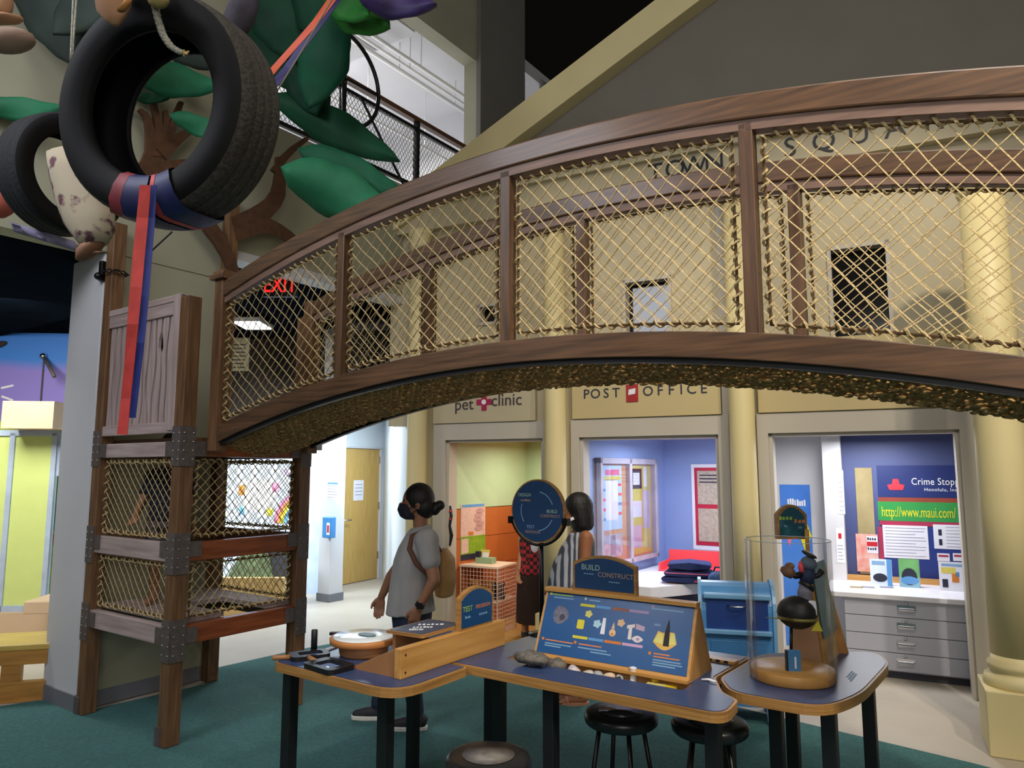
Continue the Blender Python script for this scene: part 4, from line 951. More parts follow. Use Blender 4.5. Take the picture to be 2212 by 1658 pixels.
def pr_(poly, mat, lay=0):
    q = [(.014 + u * W_, .012 + (1 - v) * H_) for u, v in poly][::-1]
    if sum(q[i - 1][0] * q[i][1] - q[i][0] * q[i - 1][1] for i in range(len(q))) < 0: q = q[::-1]
    MB().prism(q, .0026 + lay * .0006, .0031 + lay * .0006).build('print_mark', mat, fp)
def uc(u, v, r, n=16, k=1., wob=0, pet=0):
    return [(u + (r * (1 + wob * math.cos(pet * a))) * math.cos(a), v + (r * (1 + wob * math.cos(pet * a))) * k * (W_ / H_) * math.sin(a)) for a in [2 * PI * i / n for i in range(n)]]
pr_(uc(.125, .40, .057, 14, 1.0, .06, 3), M('print_rock', '#68687a', .5, var=.35, scale=60)); pr_(uc(.14, .43, .02, 9), M('print_rock2', '#3c3c4c', .5), 1)
for u0, u1, m_ in ((.255, .36, 'yellow'), (.366, .47, 'sky'), (.478, .59, 'brown_print'), (.596, .725, 'lilac')): pr_(rect(u0, u1, .185, .225), m_)
for u0, u1, m_ in ((.24, .345, 'yellow'), (.352, .455, 'sky'), (.462, .575, 'orange'), (.582, .715, M('print_pink', '#c9a0c4', .5))): pr_(rect(u0, u1, .675, .715), m_)
pr_(uc(.325, .33, .024, 20, .9, .16, 5), M('print_cream', '#d8d070', .5)); pr_(rrect(.255, .305, .43, .57, .012, 3), 'yellow')
pr_(uc(.395, .46, .026, 20, .9, .16, 5), M('print_ice', '#a8cfe0', .5)); pr_([(.43, .36), (.45, .36), (.455, .6), (.425, .6)], 'paper')
pr_(uc(.507, .56, .022, 16, 1.0), M('print_peach', '#e0b890', .5)); pr_([(.496, .5), (.518, .5), (.507, .4)], 'print_peach'); pr_(uc(.507, .58, .008, 8), 'orange', 1); pr_(uc(.555, .40, .024, 20, .9, .16, 5), 'print_peach')
pr_([(.598, .42), (.648, .39), (.648, .44), (.632, .45), (.636, .62), (.612, .62), (.612, .46), (.598, .47)], M('print_shell', '#ddd2d2', .5)); pr_([(.655, .38), (.712, .41), (.712, .48), (.655, .46)], M('print_mauve', '#b8a0b8', .5)); pr_(uc(.675, .60, .034, 16, .55, .08, 4), 'print_shell'); pr_(uc(.678, .6, .012, 10, .7), 'lilac', 1)
pr_([(.775 + .145 * i / 12, .60 + .1 * math.sin(PI * i / 12)) for i in range(13)] + [(.92, .58), (.9, .44), (.865, .44), (.83, .46), (.8, .44)], M('print_sand', '#e0b25a', .5)); pr_([(.78, .60), (.805, .46), (.83, .48), (.835, .62)], M('print_lemon', '#d9d478', .5), 1); pr_([(.875, .62), (.88, .45), (.905, .46), (.915, .6)], 'print_lemon', 1)
pr_([(.84, .64), (.842, .46), (.852, .34), (.858, .26), (.866, .34), (.872, .46), (.876, .64)], M('print_black', '#14161c', .5), 2); pr_(rect(.77, .81, .345, .375), 'ink_blue')
for u, v, w_, m_ in ((.03, .09, .16, 'txt_lime'), (.05, .135, .15, 'txt_dim'), (.31, .12, .08, 'txt_dim'), (.74, .135, .2, 'txt_dim'), (.05, .80, .2, 'txt_orange'), (.05, .85, .19, 'txt_dim'), (.05, .885, .12, 'txt_dim'), (.29, .79, .16, 'txt_orange'), (.29, .84, .2, 'txt_dim'), (.38, .88, .14, 'txt_dim'), (.79, .76, .1, 'txt_orange'), (.79, .8, .16, 'txt_orange'), (.79, .845, .17, 'txt_dim'), (.79, .88, .18, 'txt_dim'), (.79, .915, .14, 'txt_dim')):
    pr_(rect(u, u + w_, v - .009, v + .009), m_)
for u, v, m_ in ((.025, .085, 'yellow'), (.285, .105, 'txt_sage'), (.745, .105, 'lilac'), (.03, .79, 'orange'), (.265, .775, 'orange'), (.765, .765, 'orange')): pr_(uc(u, v, .010, 8), m_)
arched('table_sign', 'dark blue arched BUILD CONSTRUCT sign above the instruction panel', TW @ T3(2.615, .668, ZT + .318), .345, .175, .04, 'sign_navy', [('BUILD', .038, 'txt_sage', -.07, .115), ('CONSTRUCT', .032, 'txt_rust', .065, .085), ('-----------', .009, 'txt_dim', .06, .055), ('----------', .009, 'txt_dim', -.08, .085)])
# round sign on a black stand
rs = thing('round_sign', 'round dark blue sign with a circle of arrows on a black pole', 'sign', TW @ T3(2.06, .93, ZT))
sc_c = TWi @ P(1158, 1103, (TW @ V((2.06, .93, 0))).y); zc_ = sc_c.z - ZT; R_ = .178
MB().tube([(0, .03, 0), (0, .03, zc_ - R_ + .05)], .014, 10).lathe([(.075, 0), (.075, .008), (.02, .014)], 20, (0, .03, 0)).build('pole', 'black_metal', rs, True)
mb = MB(); mb.M = T3(0, 0, zc_) @ FACE; mb.prism(circ(0, 0, R_, 48), -.012, .012); mb.build('disc', 'ply_edge', rs)
mb = MB(); mb.M = T3(0, -.0121, zc_) @ FACE; mb.prism(circ(0, 0, R_ - .008, 48), 0, .002); fd = mb.build('disc_face', 'sign_navy', rs)
MB().tube([((R_ + .012) * math.cos(a), .0, zc_ + (R_ + .012) * math.sin(a)) for a in [PI * 1.1 + i * PI * .8 / 20 for i in range(21)]], .008, 8).build('holder_arc', 'black_metal', rs, True)
for s_ in (-1, 1): MB().box(s_ * (R_ + .004) - .016, s_ * (R_ + .004) + .016, -.02, .02, zc_ - .075, zc_ - .035).build('holder_clip', 'black_metal', rs)
for a0, a1 in ((80, 20), (-25, -85), (215, 160)):
    a0, a1 = math.radians(a0), math.radians(a1); r0, r1 = .106, .111
    q = [(r1 * math.cos(a0 + (a1 - a0) * i / 12), r1 * math.sin(a0 + (a1 - a0) * i / 12)) for i in range(13)] + [(r0 * math.cos(a1 + (a0 - a1) * i / 12), r0 * math.sin(a1 + (a0 - a1) * i / 12)) for i in range(13)]
    mb = MB(); mb.M = T3(0, -.0142, zc_) @ FACE; mb.prism(q, 0, .001); mb.build('arrow_arc', 'ink_blue', fd)
for s_, x, z, m_, sz in (('DESIGN', -.085, .088, 'txt_sage', .026), ('BUILD', .1, .0, 'txt_sage', .026), ('CONSTRUCT', .085, -.026, 'txt_rust', .022), ('TEST', -.045, -.09, 'txt_dim', .026), ('REDESIGN', -.03, -.118, 'txt_rust', .022)):
    text(s_, sz, m_, fd, T3(x, -.0145, zc_ + z) @ FACE, .0005)
blocks(fd, 'txt_rust', T3(-.075, -.0145, zc_ + .06) @ FACE, .07, .014, 7, 4)
# loose building pieces in the tray
def lump(name, lab, px, py, rx, ry, rz, mat, z=ZT - .036, seed=0, cat='block', grp='loose building pieces', rough=.18):
    rnd = random.Random(seed); c = TWi @ G(px, py, z + rz)
    mb = MB(); mb.ell((0, 0, 0), rx, ry, rz, 12, 7)
    mb.v = [tuple(V(p) * (1 + rough * (math.sin(p[0] * 90 + seed) * math.cos(p[1] * 70 + seed * 2) + .6 * math.sin(p[2] * 110 + seed)))) for p in mb.v]
    return tag(mb.build(name, mat, None, True, TW @ T3(c.x, c.y, z + rz * .95)), lab, cat, grp)
clay = M('clay_grey', '#7b756c', .8, hex2='#4d4741', scale=45, bump=.5); pale = M('piece_pale', '#d8d0c4', .6, hex2='#a89a8a', scale=40)
lump('grey_stone', 'large lumpy grey stone at the left end of the table tray', 1150, 1420, .092, .055, .036, clay, ZT, 1, 'stone', 'grey stones on the middle table')
lump('grey_stone', 'smaller lumpy grey stone next to the large one by the tray', 1203, 1434, .05, .045, .032, clay, ZT - .03, 2, 'stone', 'grey stones on the middle table')
lump('shell_piece', 'rounded pinkish white piece beside the grey stones in the tray', 1240, 1447, .035, .028, .024, M('piece_pink', '#ddd0d2', .6, hex2='#a89aa0', scale=30), seed=3)
lump('wood_piece', 'flat cream piece third along the table tray', 1272, 1454, .034, .022, .016, pale, seed=4)
lump('stone_piece', 'pale grey striped piece at the middle of the table tray', 1292, 1458, .03, .024, .018, M('piece_grey', '#b5b5b5', .6, hex2='#8a8c92', scale=50), seed=5)
lump('wood_piece', 'cream and orange piece right of the striped one in the tray', 1315, 1461, .028, .022, .018, M('piece_peach', '#dcb48c', .6, hex2='#c9c2b4', scale=30), seed=6)
lump('dotted_piece', 'black and white dotted piece left of the white spool', 1340, 1465, .024, .022, .017, M('piece_dots', '#d6d2cc', .6, hex2='#1c1c20', kind='voronoi', scale=45), seed=7)
c = TWi @ G(1368, 1472, ZT - .036); t = thing('white_spool', 'white upright spool standing in the table tray', 'spool', TW @ T3(c.x, c.y, ZT - .036))
MB().lathe([(.016, 0), (.017, .005), (.014, .01), (.0145, .055), (.017, .06), (.016, .064)], 16).build('body', 'white', t, True); MB().lathe([(.001, .064), (.008, .0645), (.008, .066), (.001, .066)], 12).build('cap', 'paper', t, True)
for k, (px, py, m_) in enumerate(((1408, 1476, M('tile_cream', '#d4c77a', .5)), (1428, 1478, 'tile_cream'), (1450, 1480, M('tile_yellow', '#e0bd2a', .5)), (1418, 1471, 'tile_yellow'))):
    c = TWi @ G(px, py, ZT - .02); mb = MB(); mb.prism(rrect(-.024, .024, -.014, .014, .004, 2), 0, .014)
    tag(mb.build('yellow_tile', m_, None, False, TW @ T3(c.x, c.y, ZT - .034 + (.015 if k == 3 else 0)) @ RZ(.3 * k) @ RX(.1)), ('pale yellow tile leftmost at the right end of the tray', 'pale yellow tile second at the right end of the tray', 'bright yellow tile rightmost in the tray', 'yellow tile lying on the pale ones at the tray end')[k], 'tile', 'yellow tiles in the tray')
c = TWi @ G(1530, 1472, ZT); mb = MB(); mb.tube([(-.03, 0, 0), (0, .006, .004), (.035, -.004, .002)], [.008, .01, .006], 6, flat=.5); tag(mb.build('paper_scrap', 'paper', None, True, TW @ T3(c.x, c.y, ZT + .005)), 'small crumpled white scrap at the right end of the middle table', 'scrap')
c = TWi @ G(1556, 1427, ZT); t = thing('slotted_board', 'small slotted wooden strip behind the instruction panel', 'board', TW @ T3(c.x - .02, c.y, ZT) @ RZ(-.05))
MB().box(-.1, .1, -.03, .03, 0, .012).build('strip', 'ply_x', t)
for k in range(4): MB().box(-.07 + k * .04, -.05 + k * .04, -.031, -.024, .002, .0125).build('slot', 'black_paint', t)
# ---- right table with acrylic case
T3_ = thing('exhibit_table', 'small blue-topped table on the right carrying the clear display cylinder', 'table', TW, 'blue exhibit tables')
o3 = rounded([(3.16, .70), (3.265, .52), (3.63, .525), (3.72, .80), (3.745, 1.42), (3.65, 1.62), (3.19, 1.25)], [.05, .08, .12, .14, .12, .1, .1])
MB().prism(o3, ZT - .042, ZT - .003).build('table_top', 'ply_edge', T3_); MB().prism(inset(o3, .012), ZT - .003, ZT).build('laminate', 'laminate', T3_)
legs(T3_, [(3.358, .85), (3.61, .7), (3.33, 1.22), (3.65, 1.35)])
for k in range(3): MB().box(3.62 + k * .012, 3.628 + k * .012, 1.02 - k * .03, 1.14 - k * .02, ZT, ZT + .0008).build('printed_line', 'ink_blue', T3_)
cy = V((3.43, .87)); YC = (TW @ V((cy.x, cy.y, 0))).y
dc = thing('display_case', 'clear acrylic cylinder on a round wooden base on the right table', 'display case', TW @ T3(cy.x, cy.y, ZT))
MB().lathe([(.001, 0), (.172, 0), (.178, .006), (.178, .042), (.174, .048), (.001, .048)], 48).build('wood_base', 'ply_x', dc, True)
mb = MB(); n_ = 64
for (r, fl_) in ((.186, 0), (.1825, 1)):
    rings = [[V((r * math.cos(2 * PI * k / n_), r * math.sin(2 * PI * k / n_), z)) for k in range(n_)] for z in (.002, .6)]
    mb.loft(rings if not fl_ else [x[::-1] for x in rings], False, False)
mb.build('acrylic_tube', glass('acrylic', '#ffffff'), dc, True)
MB().lathe([(.1825, .598), (.186, .598), (.1862, .601), (.1823, .601)], n_, closed=True).build('tube_edge', M('acrylic_edge', '#c3cdd6', .2), dc, True)
# figure made from found objects inside the case
fg = thing('found_object_figure', 'puppet figure built of found objects inside the clear cylinder', 'model', TW @ T3(cy.x, cy.y, ZT + .048))
fgi = fg.matrix_world.inverted()
FP = lambda px, py, dy=0.: fgi @ P(px, py, YC + dy)
MB().tube([FP(1709, 1428), FP(1709, 1352)], .007, 8).build('stand_rod', 'black_metal', fg, True)
c = FP(1722, 1322); blk = M('barrel_black', '#23211f', .5, hex2='#0e0d0c', scale=25)
MB().ell(c, .088, .075, .072, 18, 10).build('barrel', blk, fg, True)
MB().tube([c + V((.08 * math.cos(a), .07 * math.sin(a), -.022)) for a in [i * PI / 12 for i in range(24)]], .008, 6, closed=True).build('barrel_band', M('brass', '#8d8046', .4, metal=.4), fg, True)
MB().tube([FP(1712, 1338, -.06), FP(1655, 1333, -.06)], [.012, .004], 6, flat=.4).build('brass_blade', 'brass', fg, True)
MB().tube([FP(1742, 1308), FP(1738, 1280), FP(1742, 1262)], [.03, .032, .028], 12).build('trousers', M('puppet_grey', '#7f7a88', .8, var=.2, scale=30), fg, True)
MB().tube([FP(1740, 1268), FP(1745, 1260)], .036, 12).build('belt', 'black_paint', fg, True)
MB().tube([FP(1742, 1258), FP(1745, 1242), FP(1750, 1226)], [.03, .032, .022], 12).build('jacket', M('puppet_navy', '#1f2b4a', .7, var=.2), fg, True)
MB().tube([FP(1735, 1240), FP(1718, 1243), FP(1708, 1238)], [.016, .015, .013], 8).build('arm', 'black_paint', fg, True)
MB().tube([FP(1712, 1240), FP(1698, 1232), FP(1688, 1228)], [.022, .026, .012], 10).ell(FP(1706, 1222), .022, .016, .016).build('glove', M('glove_brown', '#7d5a44', .8, var=.2, scale=20), fg, True)
MB().tube([FP(1755, 1246), FP(1768, 1242), FP(1776, 1232)], [.012, .012, .016], 8).build('arm', 'black_paint', fg, True)
MB().ell(FP(1747, 1216), .036, .034, .03, R=RY(.3).to_3x3()).build('head', M('puppet_head', '#5f6b7c', .7, var=.15, scale=20), fg, True)
MB().tube([FP(1733, 1238), FP(1730, 1225), FP(1730, 1212)], [.01, .014, .008], 8).build('scarf', 'coral', fg, True)
MB().ell(FP(1748, 1197), .036, .03, .009, R=RY(.45).to_3x3()).build('visor', 'black_paint', fg, True)
mb = MB(); p = FP(1755, 1312, -.05); mb.M = T3(*p) @ RZ(.4) @ RX(PI / 2 - .2); mb.prism(rrect(-.016, .016, -.035, .03, .008, 3), 0, .003); mb.build('paper_tag', 'paper', fg)
mb = MB(); p = FP(1764, 1352, -.05); mb.M = T3(*p) @ RZ(.4) @ RX(PI / 2); mb.prism([(-.024, -.02), (.024, -.02), (.006, .025)], 0, .003); mb.build('yellow_flag', 'yellow', fg)
p = FP(1715, 1436, -.06); t = thing('blue_box', 'small blue and black box standing at the front of the case base', 'box', fg.matrix_world @ T3(p.x, p.y, 0) @ RZ(.5))
MB().box(-.026, .026, -.012, .012, 0, .085).build('carton', M('carton_blue', '#3f7fb8', .5), t); MB().box(-.034, -.0262, -.0125, .0125, 0, .085).build('spine', 'black_paint', t); MB().box(.0, .008, -.0135, -.012, .012, .06).build('print', 'paper', t)
# wooden stand with teal panel behind the case
st = thing('exhibit_stand', 'plywood A-frame stand with a narrow teal panel behind the display cylinder', 'stand', TW @ T3(3.42, 1.14, ZT))
mb = MB(); mb.M = FACE; mb.prism([(-.075, 0), (.08, 0), (.03, .42), (.0, .42)], -.008, .008); mb.build('end_board', M('stand_brown', '#b48a66', .5, var=.08), st)
MB().loft([[V((.08, y, 0)), V((.092, y, 0)), V((.042, y, .42)), V((.03, y, .42))] for y in (.008, .33)]).build('side_panel', 'ply_y', st)
MB().loft([[V((.0775, y, .12)), V((.0815, y, .12)), V((.0405, y, .46)), V((.0365, y, .46))] for y in (.03, .31)]).build('teal_panel', M('panel_teal', '#2f7a94', .35, var=.05), st, Mx=T3(.004, 0, 0))
mb = MB(); mb.M = T3(0, .33, 0) @ FACE; mb.prism([(-.09, 0), (.13, 0), (.03, .42), (.0, .42)], -.008, .008); mb.build('end_board', 'ply_deep', st)
MB().box(.002, .018, .1, .12, .4, .62).build('upright', 'ply_z', st)
stp = TWi @ P(1703, 1165, (TW @ V((3.4, 1.25, 0))).y)
arched('table_sign', 'small teal arched sign with wood edge above the display cylinder', TW @ T3(stp.x, 1.27, stp.z) @ RZ(.6), .15, .17, .05, 'sign_teal', [('----', .028, 'txt_lime', -.03, .105), ('---', .03, 'txt_orange', .04, .09), ('--', .016, 'txt_dim', -.03, .065), ('--', .016, 'txt_dim', .04, .058)], .04)
# ================================================================ stools
def stool(x, y, h, lab, top):
    t = thing('round_stool', lab, 'stool', TW @ T3(x, y, .008) @ RZ(.4 + x), 'black metal stools')
    MB().lathe([(.001, h - .055), (.155, h - .055), (.165, h - .045), (.168, h - .02), (.158, h - .004), (.14, h), (.001, h + .004)], 36).build('seat', M('stool_black', '#1b1d20', .3, var=.2, scale=12), t, True)
    MB().lathe([(.001, h + .0045), (.1, h + .0025), (.102, h + .003), (.001, h + .0055)], 28).build('seat_disc', top, t, True)
    for k in range(4):
        a = PI / 4 + k * PI / 2; MB().tube([(.10 * math.cos(a), .10 * math.sin(a), h - .05), (.185 * math.cos(a), .185 * math.sin(a), 0)], .011, 8).build('leg', 'black_metal', t, True)
    MB().tube([(.152 * math.cos(a), .152 * math.sin(a), .19) for a in [i * PI / 16 for i in range(32)]], .008, 6, closed=True).build('foot_ring', 'black_metal', t, True)
sd_ = M('stool_worn', '#8a837c', .5, hex2='#5a5652', scale=14); sb_ = M('stool_vinyl', '#31353c', .25, var=.2)
stool(2.556, -.198, .55, 'black stool with worn grey centre at the bottom edge between the tables', sd_)
stool(2.744, .56, .55, 'black stool half hidden under the middle of the long table', sb_); stool(3.116, .68, .55, 'black stool under the right end of the long table', sb_)
# ================================================================ shop signs
t = thing('pet_clinic_lettering', 'pet clinic lettering with magenta cross above the left shop', 'sign', FA)
M('letter_plum', '#3d3038', .5); M('cross_magenta', '#a3174a', .45)
text('pet', .17, 'letter_plum', t, T3(.375, -.052, 2.31) @ FACE, .003, spacing=1.0)
text('clinic', .17, 'letter_plum', t, T3(.86, -.052, 2.335) @ FACE, .003, spacing=1.0)
c = ony(FA, 1046, 868, -.05); mb = MB(); mb.M = T3(c.x, -.05, c.z) @ FACE
a, b = .028, .085; mb.prism([(-a, -b), (a, -b), (a, -a), (b, -a), (b, a), (a, a), (a, b), (-a, b), (-a, a), (-b, a), (-b, -a), (-a, -a)], 0, .008); mb.build('cross', 'cross_magenta', t)
mb = MB(); mb.M = T3(c.x, -.0585, c.z) @ FACE; mb.prism(circ(0, 0, .026, 12), 0, .002); mb.build('paw_mark', 'white', t)
t = thing('post_office_lettering', 'POST OFFICE lettering with red stamp square above the middle shop', 'sign', FA)
for s_, xs2 in (('POST', (1.70, 1.79, 1.895, 1.99)), ('OFFICE', (2.29, 2.40, 2.50, 2.59, 2.68, 2.785))):
    for ch, x in zip(s_, xs2):
        z = 2.352; text(ch, .125, M('letter_navy', '#23253c', .5), t, T3(x, -.052, z) @ FACE, .003, name='letter')
mb = MB(); mb.M = T3(2.143, -.05, 2.345) @ FACE; mb.prism(rect(-.055, .055, -.08, .08), 0, .008); mb.build('stamp', M('stamp_red', '#a0201e', .45), t)
mb = MB(); mb.M = T3(2.143, -.0585, 2.352) @ FACE; mb.prism([(-.035, -.025), (.03, -.015), (.035, .035), (-.03, .025)], 0, .002); mb.build('envelope', 'paper', t)
# ================================================================ helper: flat things pinned on a wall
def corners(F, a, b, y=0.):
    p, q = ony(F, *a, y), ony(F, *b, y); return min(p.x, q.x), max(p.x, q.x), min(p.z, q.z), max(p.z, q.z)
def pinned(name, lab, cat, F, a, b, mat, y=0., th=.006, group=None):
    x0, x1, z0, z1 = corners(F, a, b, y); t = thing(name, lab, cat, F @ T3(x0, y - th, z0), group)
    MB().box(0, x1 - x0, 0, th, 0, z1 - z0).build('sheet', mat, t)
    return t, x1 - x0, z1 - z0
def mark(t, u0, u1, v0, v1, mat, W, H, lay=0, name='print'):
    MB().box(u0 * W, u1 * W, -.002 - .0012 * lay, -.0002, v0 * H, v1 * H).build(name, mat, t)
def lines(t, W, H, u0, u1, v0, v1, n, mat='ink_grey'):
    for k in range(n):
        v = v1 - (v1 - v0) * k / max(1, n - 1); e = u1 - (u1 - u0) * (.25 if k % 3 == 2 else .03 * (k % 2))
        MB().box(u0 * W, e * W, -.0014, -.0002, (v - .008) * H, (v + .008) * H).build('text_line', mat, t)
# ================================================================ pet clinic
PWf = FA @ T3(c0[0], c0[1], 0) @ RZ(math.atan2(1.3, bx * 1.3))
t, W, H = pinned('pet_poster', 'tall poster with pale pink top and green field on the orange wall', 'poster', PWf, (995, 1090), (1047, 1202), M('poster_pink', '#dcbcb0', .6, hex2='#c9a79c', scale=30), 0)
mark(t, 0, 1, .0, .1, 'ink', W, H, 1); mark(t, 0, 1, .1, .42, M('poster_green', '#8fb02a', .6, hex2='#6d9420', scale=20), W, H); mark(t, .05, .95, .95, 1, 'sky', W, H); mark(t, .02, .3, .12, .38, 'poster_pink', W, H, 1)
for k in range(5):
    mb = MB(); mb.M = T3(W * (.72 + .05 * math.sin(k * 2)), -.002, H * (.55 + .08 * k)) @ FACE; mb.prism(circ(0, 0, W * .17, 14, H * .05), 0, .001); mb.build('paw_print', M('poster_mauve', '#b98f8a', .6), t)
mark(t, .3, .5, .44, .5, 'orange', W, H, 1)
q = ony(PWf, 971, 1135, -.03); t = thing('hanging_garment', 'black harness hanging on the orange wall beside the door jamb', 'garment', PWf @ T3(q.x, -.03, q.z))
MB().tube([(0, 0, .2), (.015, 0, .1), (-.01, 0, 0), (.02, 0, -.1), (.0, 0, -.2)], [.02, .03, .028, .035, .02], 8, flat=.5).build('strap', 'black_paint', t, True)
for z in (.14, .06): MB().box(-.02, .02, -.02, -.012, z, z + .02).build('tag', 'red', t)
# wire cage with plush pets
kx0, kx1, ky0, ky1, kz = .19, .62, .22, .64, .66
kg = thing('wire_cage', 'white wire pet cage with a shelf in the pet clinic', 'cage', FA)
wm = M('wire_pink', '#e3c3b2', .45)
for (x, y) in ((kx0, ky0), (kx1, ky0), (kx1, ky1), (kx0, ky1)): MB().tube([(x, y, .012), (x, y, kz)], .008, 6).build('corner_bar', wm, kg)
MB().box(kx0 - .01, kx1 + .01, ky0 - .01, ky1 + .01, kz, kz + .02).build('top_board', M('cage_board', '#e6cbb4', .5), kg); MB().box(kx0, kx1, ky0, ky1, .32, .335).build('shelf', 'cage_board', kg); MB().box(kx0, kx1, ky0, ky1, .013, .03).build('floor_board', 'cage_board', kg)
for (a_, b_, nm) in (((kx0, ky0), (kx1, ky0), 0), ((kx1, ky0), (kx1, ky1), 1), ((kx0, ky1), (kx1, ky1), 2)):
    mb = MB(); n_ = 11
    for k in range(n_ + 1):
        f = k / n_; x, y = a_[0] + (b_[0] - a_[0]) * f, a_[1] + (b_[1] - a_[1]) * f; mb.tube([(x, y, .02), (x, y, kz)], .0024, 3)
    for k in range(1, 16): mb.tube([(a_[0], a_[1], .02 + k * .04), (b_[0], b_[1], .02 + k * .04)], .0024, 3)
    mb.build('wire_panel', wm, kg)
def plush(lab, x, y, z, s_, m1, m2, rz=0.):
    t = thing('plush_dog', lab, 'plush dog', FA @ T3(x, y, z) @ RZ(rz) @ Matrix.Scale(s_, 4), 'plush dogs in the cage')
    MB().ell((0, 0, .07), .06, .1, .065).build('body', m1, t, True); MB().ell((0, -.09, .14), .055, .05, .05).build('head', m1, t, True)
    MB().ell((0, -.14, .125), .028, .03, .022).build('muzzle', m2, t, True); MB().ell((0, -.168, .13), .009).build('nose', 'black_paint', t, True)
    for s2 in (-1, 1):
        MB().ell((s2 * .045, -.085, .165), .016, .02, .038, R=RY(s2 * .3).to_3x3()).build('ear', m1, t, True); MB().ell((s2 * .02, -.135, .155), .006).build('eye', 'black_paint', t, True)
        MB().tube([(s2 * .04, -.06, .06), (s2 * .042, -.1, .015)], [.024, .02], 8).build('front_leg', m2, t, True); MB().tube([(s2 * .045, .06, .05), (s2 * .055, .03, .015)], [.028, .02], 8).build('hind_leg', m1, t, True)
    MB().tube([(0, .1, .08), (.02, .14, .12)], [.014, .008], 6).build('tail', m1, t, True)
M('fur_tan', '#c48a45', .95, hex2='#a06a2c', scale=40, bump=.4); M('fur_black', '#15151a', .95, var=.3, scale=40, bump=.4); M('fur_cream', '#d9c2a4', .95, var=.1, scale=40)
plush('tan plush dog at the left of the cage shelf', .27, .4, .336, 1.0, 'fur_tan', 'fur_tan', .6); plush('tan plush dog in the middle of the cage shelf', .41, .46, .336, .95, 'fur_tan', 'fur_tan', .5); plush('black plush dog at the right of the cage shelf', .535, .42, .336, .9, 'fur_black', 'fur_black', .5)
plush('black and cream plush dog on the floor of the cage', .28, .42, .031, 1.35, 'fur_black', 'fur_cream', .5)
c = ony(FA, 1015, 1215, .6); t = thing('card_display', 'green card holder with yellow card on top of the cage', 'card holder', FA @ T3(.36, .45, kz + .02))
MB().box(-.1, .1, -.05, .05, 0, .06).build('tray', M('tray_green', '#8fae8a', .5, var=.1), t, bevel=.004); mb = MB(); mb.M = T3(-.02, -.01, .05) @ RX(1.2); mb.box(-.05, .06, 0, .09, 0, .004).build('card', M('card_yellow', '#d8c860', .5), t); mb = MB(); mb.M = T3(-.0, -.015, .06) @ RX(1.2); mb.box(-.03, .04, 0, .05, .005, .007).build('card_print', 'paper', t); MB().box(-.1, -.05, -.045, 0, .06, .12).build('tag', 'ink', t)
# ================================================================ post office
POf = FA @ T3(1.6, .16, 0) @ RZ(math.atan2(1.85, bx * 1.85))
PBf = FA @ T3(1.6 + bx * 1.85, 2.01, 0) @ RZ(math.atan2(-.18, 3.1 - 1.6 - bx * 1.85))
x0, x1, z0, z1 = corners(POf, (1284, 988), (1412, 1200), 0)
z0 = min(z0, .75)
bb = thing('bulletin_cabinet', 'silver framed two-door notice cabinet on the blue post office wall', 'notice cabinet', POf @ T3(x0, 0, z0)); W, H = x1 - x0, z1 - z0
fr_ = M('frame_silver', '#b9b4c4', .35, metal=.2)
MB().box(0, W, -.02, -.001, 0, H).build('back_panel', M('cork_peach', '#cf9a76', .8, var=.1), bb)
mb = MB(); e_ = .045
for (a, b, c, d) in ((0, e_, 0, H), (W - e_, W, 0, H), (0, W, 0, e_), (0, W, H - e_ * 1.3, H), (W / 2 - .03, W / 2 + .03, 0, H)): mb.box(a, b, -.07, -.001, c, d)
mb.build('frame', fr_, bb, bevel=.004)
for k in range(2): MB().box(e_ + k * (W / 2 - .01), W / 2 - .03 + k * (W / 2 - .02), -.062, -.06, e_, H - e_).build('glass_door', glass('cab_glass', '#fbfcff'), bb)
def sheet(u0, u1, v0, v1, mat, lay=0): MB().box(u0 * W, u1 * W, -.023 - lay * .0015, -.02, v0 * H, v1 * H).build('pinned_sheet', mat, bb)
sheet(.09, .4, .33, .93, M('sheet_ice', '#a9cfe8', .6, hex2='#c9dcec', scale=30)); sheet(.13, .33, .42, .8, 'paper', 1); sheet(.13, .36, .84, .89, 'pink', 1); sheet(.11, .38, .79, .83, 'card_yellow', 1)
for k in range(8): sheet(.34 if k % 2 else .095, .39 if k % 2 else .13, .42 + k * .045, .445 + k * .045, 'coral' if k % 3 else 'sky', 2)
sheet(.09, .4, .08, .29, M('sheet_white', '#d8cfd4', .6, hex2='#9a94a4', scale=14)); sheet(.2, .28, .1, .28, 'ink_grey', 1)
sheet(.56, .93, .06, .93, 'card_yellow'); sheet(.57, .76, .7, .9, 'ink', 1); sheet(.6, .72, .74, .86, 'paper', 2); sheet(.57, .75, .42, .58, 'paper', 1); sheet(.77, .9, .3, .68, M('sheet_mauve', '#c9b9cc', .6), 1); sheet(.58, .74, .12, .34, M('sheet_rose', '#dab4cc', .6), 1); sheet(.8, .86, .72, .92, 'paper', 1)
for k, (px, py) in enumerate(((1283, 1219), (1329, 1214))):
    q = ony(POf, px, py); tag(MB().box(-.045, .045, -.012, -.001, -.07, .07).build('wall_card', M('card_cream', '#cfc7a8', .6, var=.05), None, False, POf @ T3(q.x, 0, q.z), bevel=.003), ('cream card on the blue wall beside the second woman', 'cream card on the blue wall under the notice cabinet')[k], 'card', 'cream cards')
x0, x1, z0, z1 = corners(PBf, (1494, 1002), (1575, 1190)); W, H = x1 - x0 + .1, z1 - z0
t = thing('framed_notice', 'white framed red-bordered notice on the blue back wall of the post office', 'picture', PBf @ T3(x0, 0, z0))
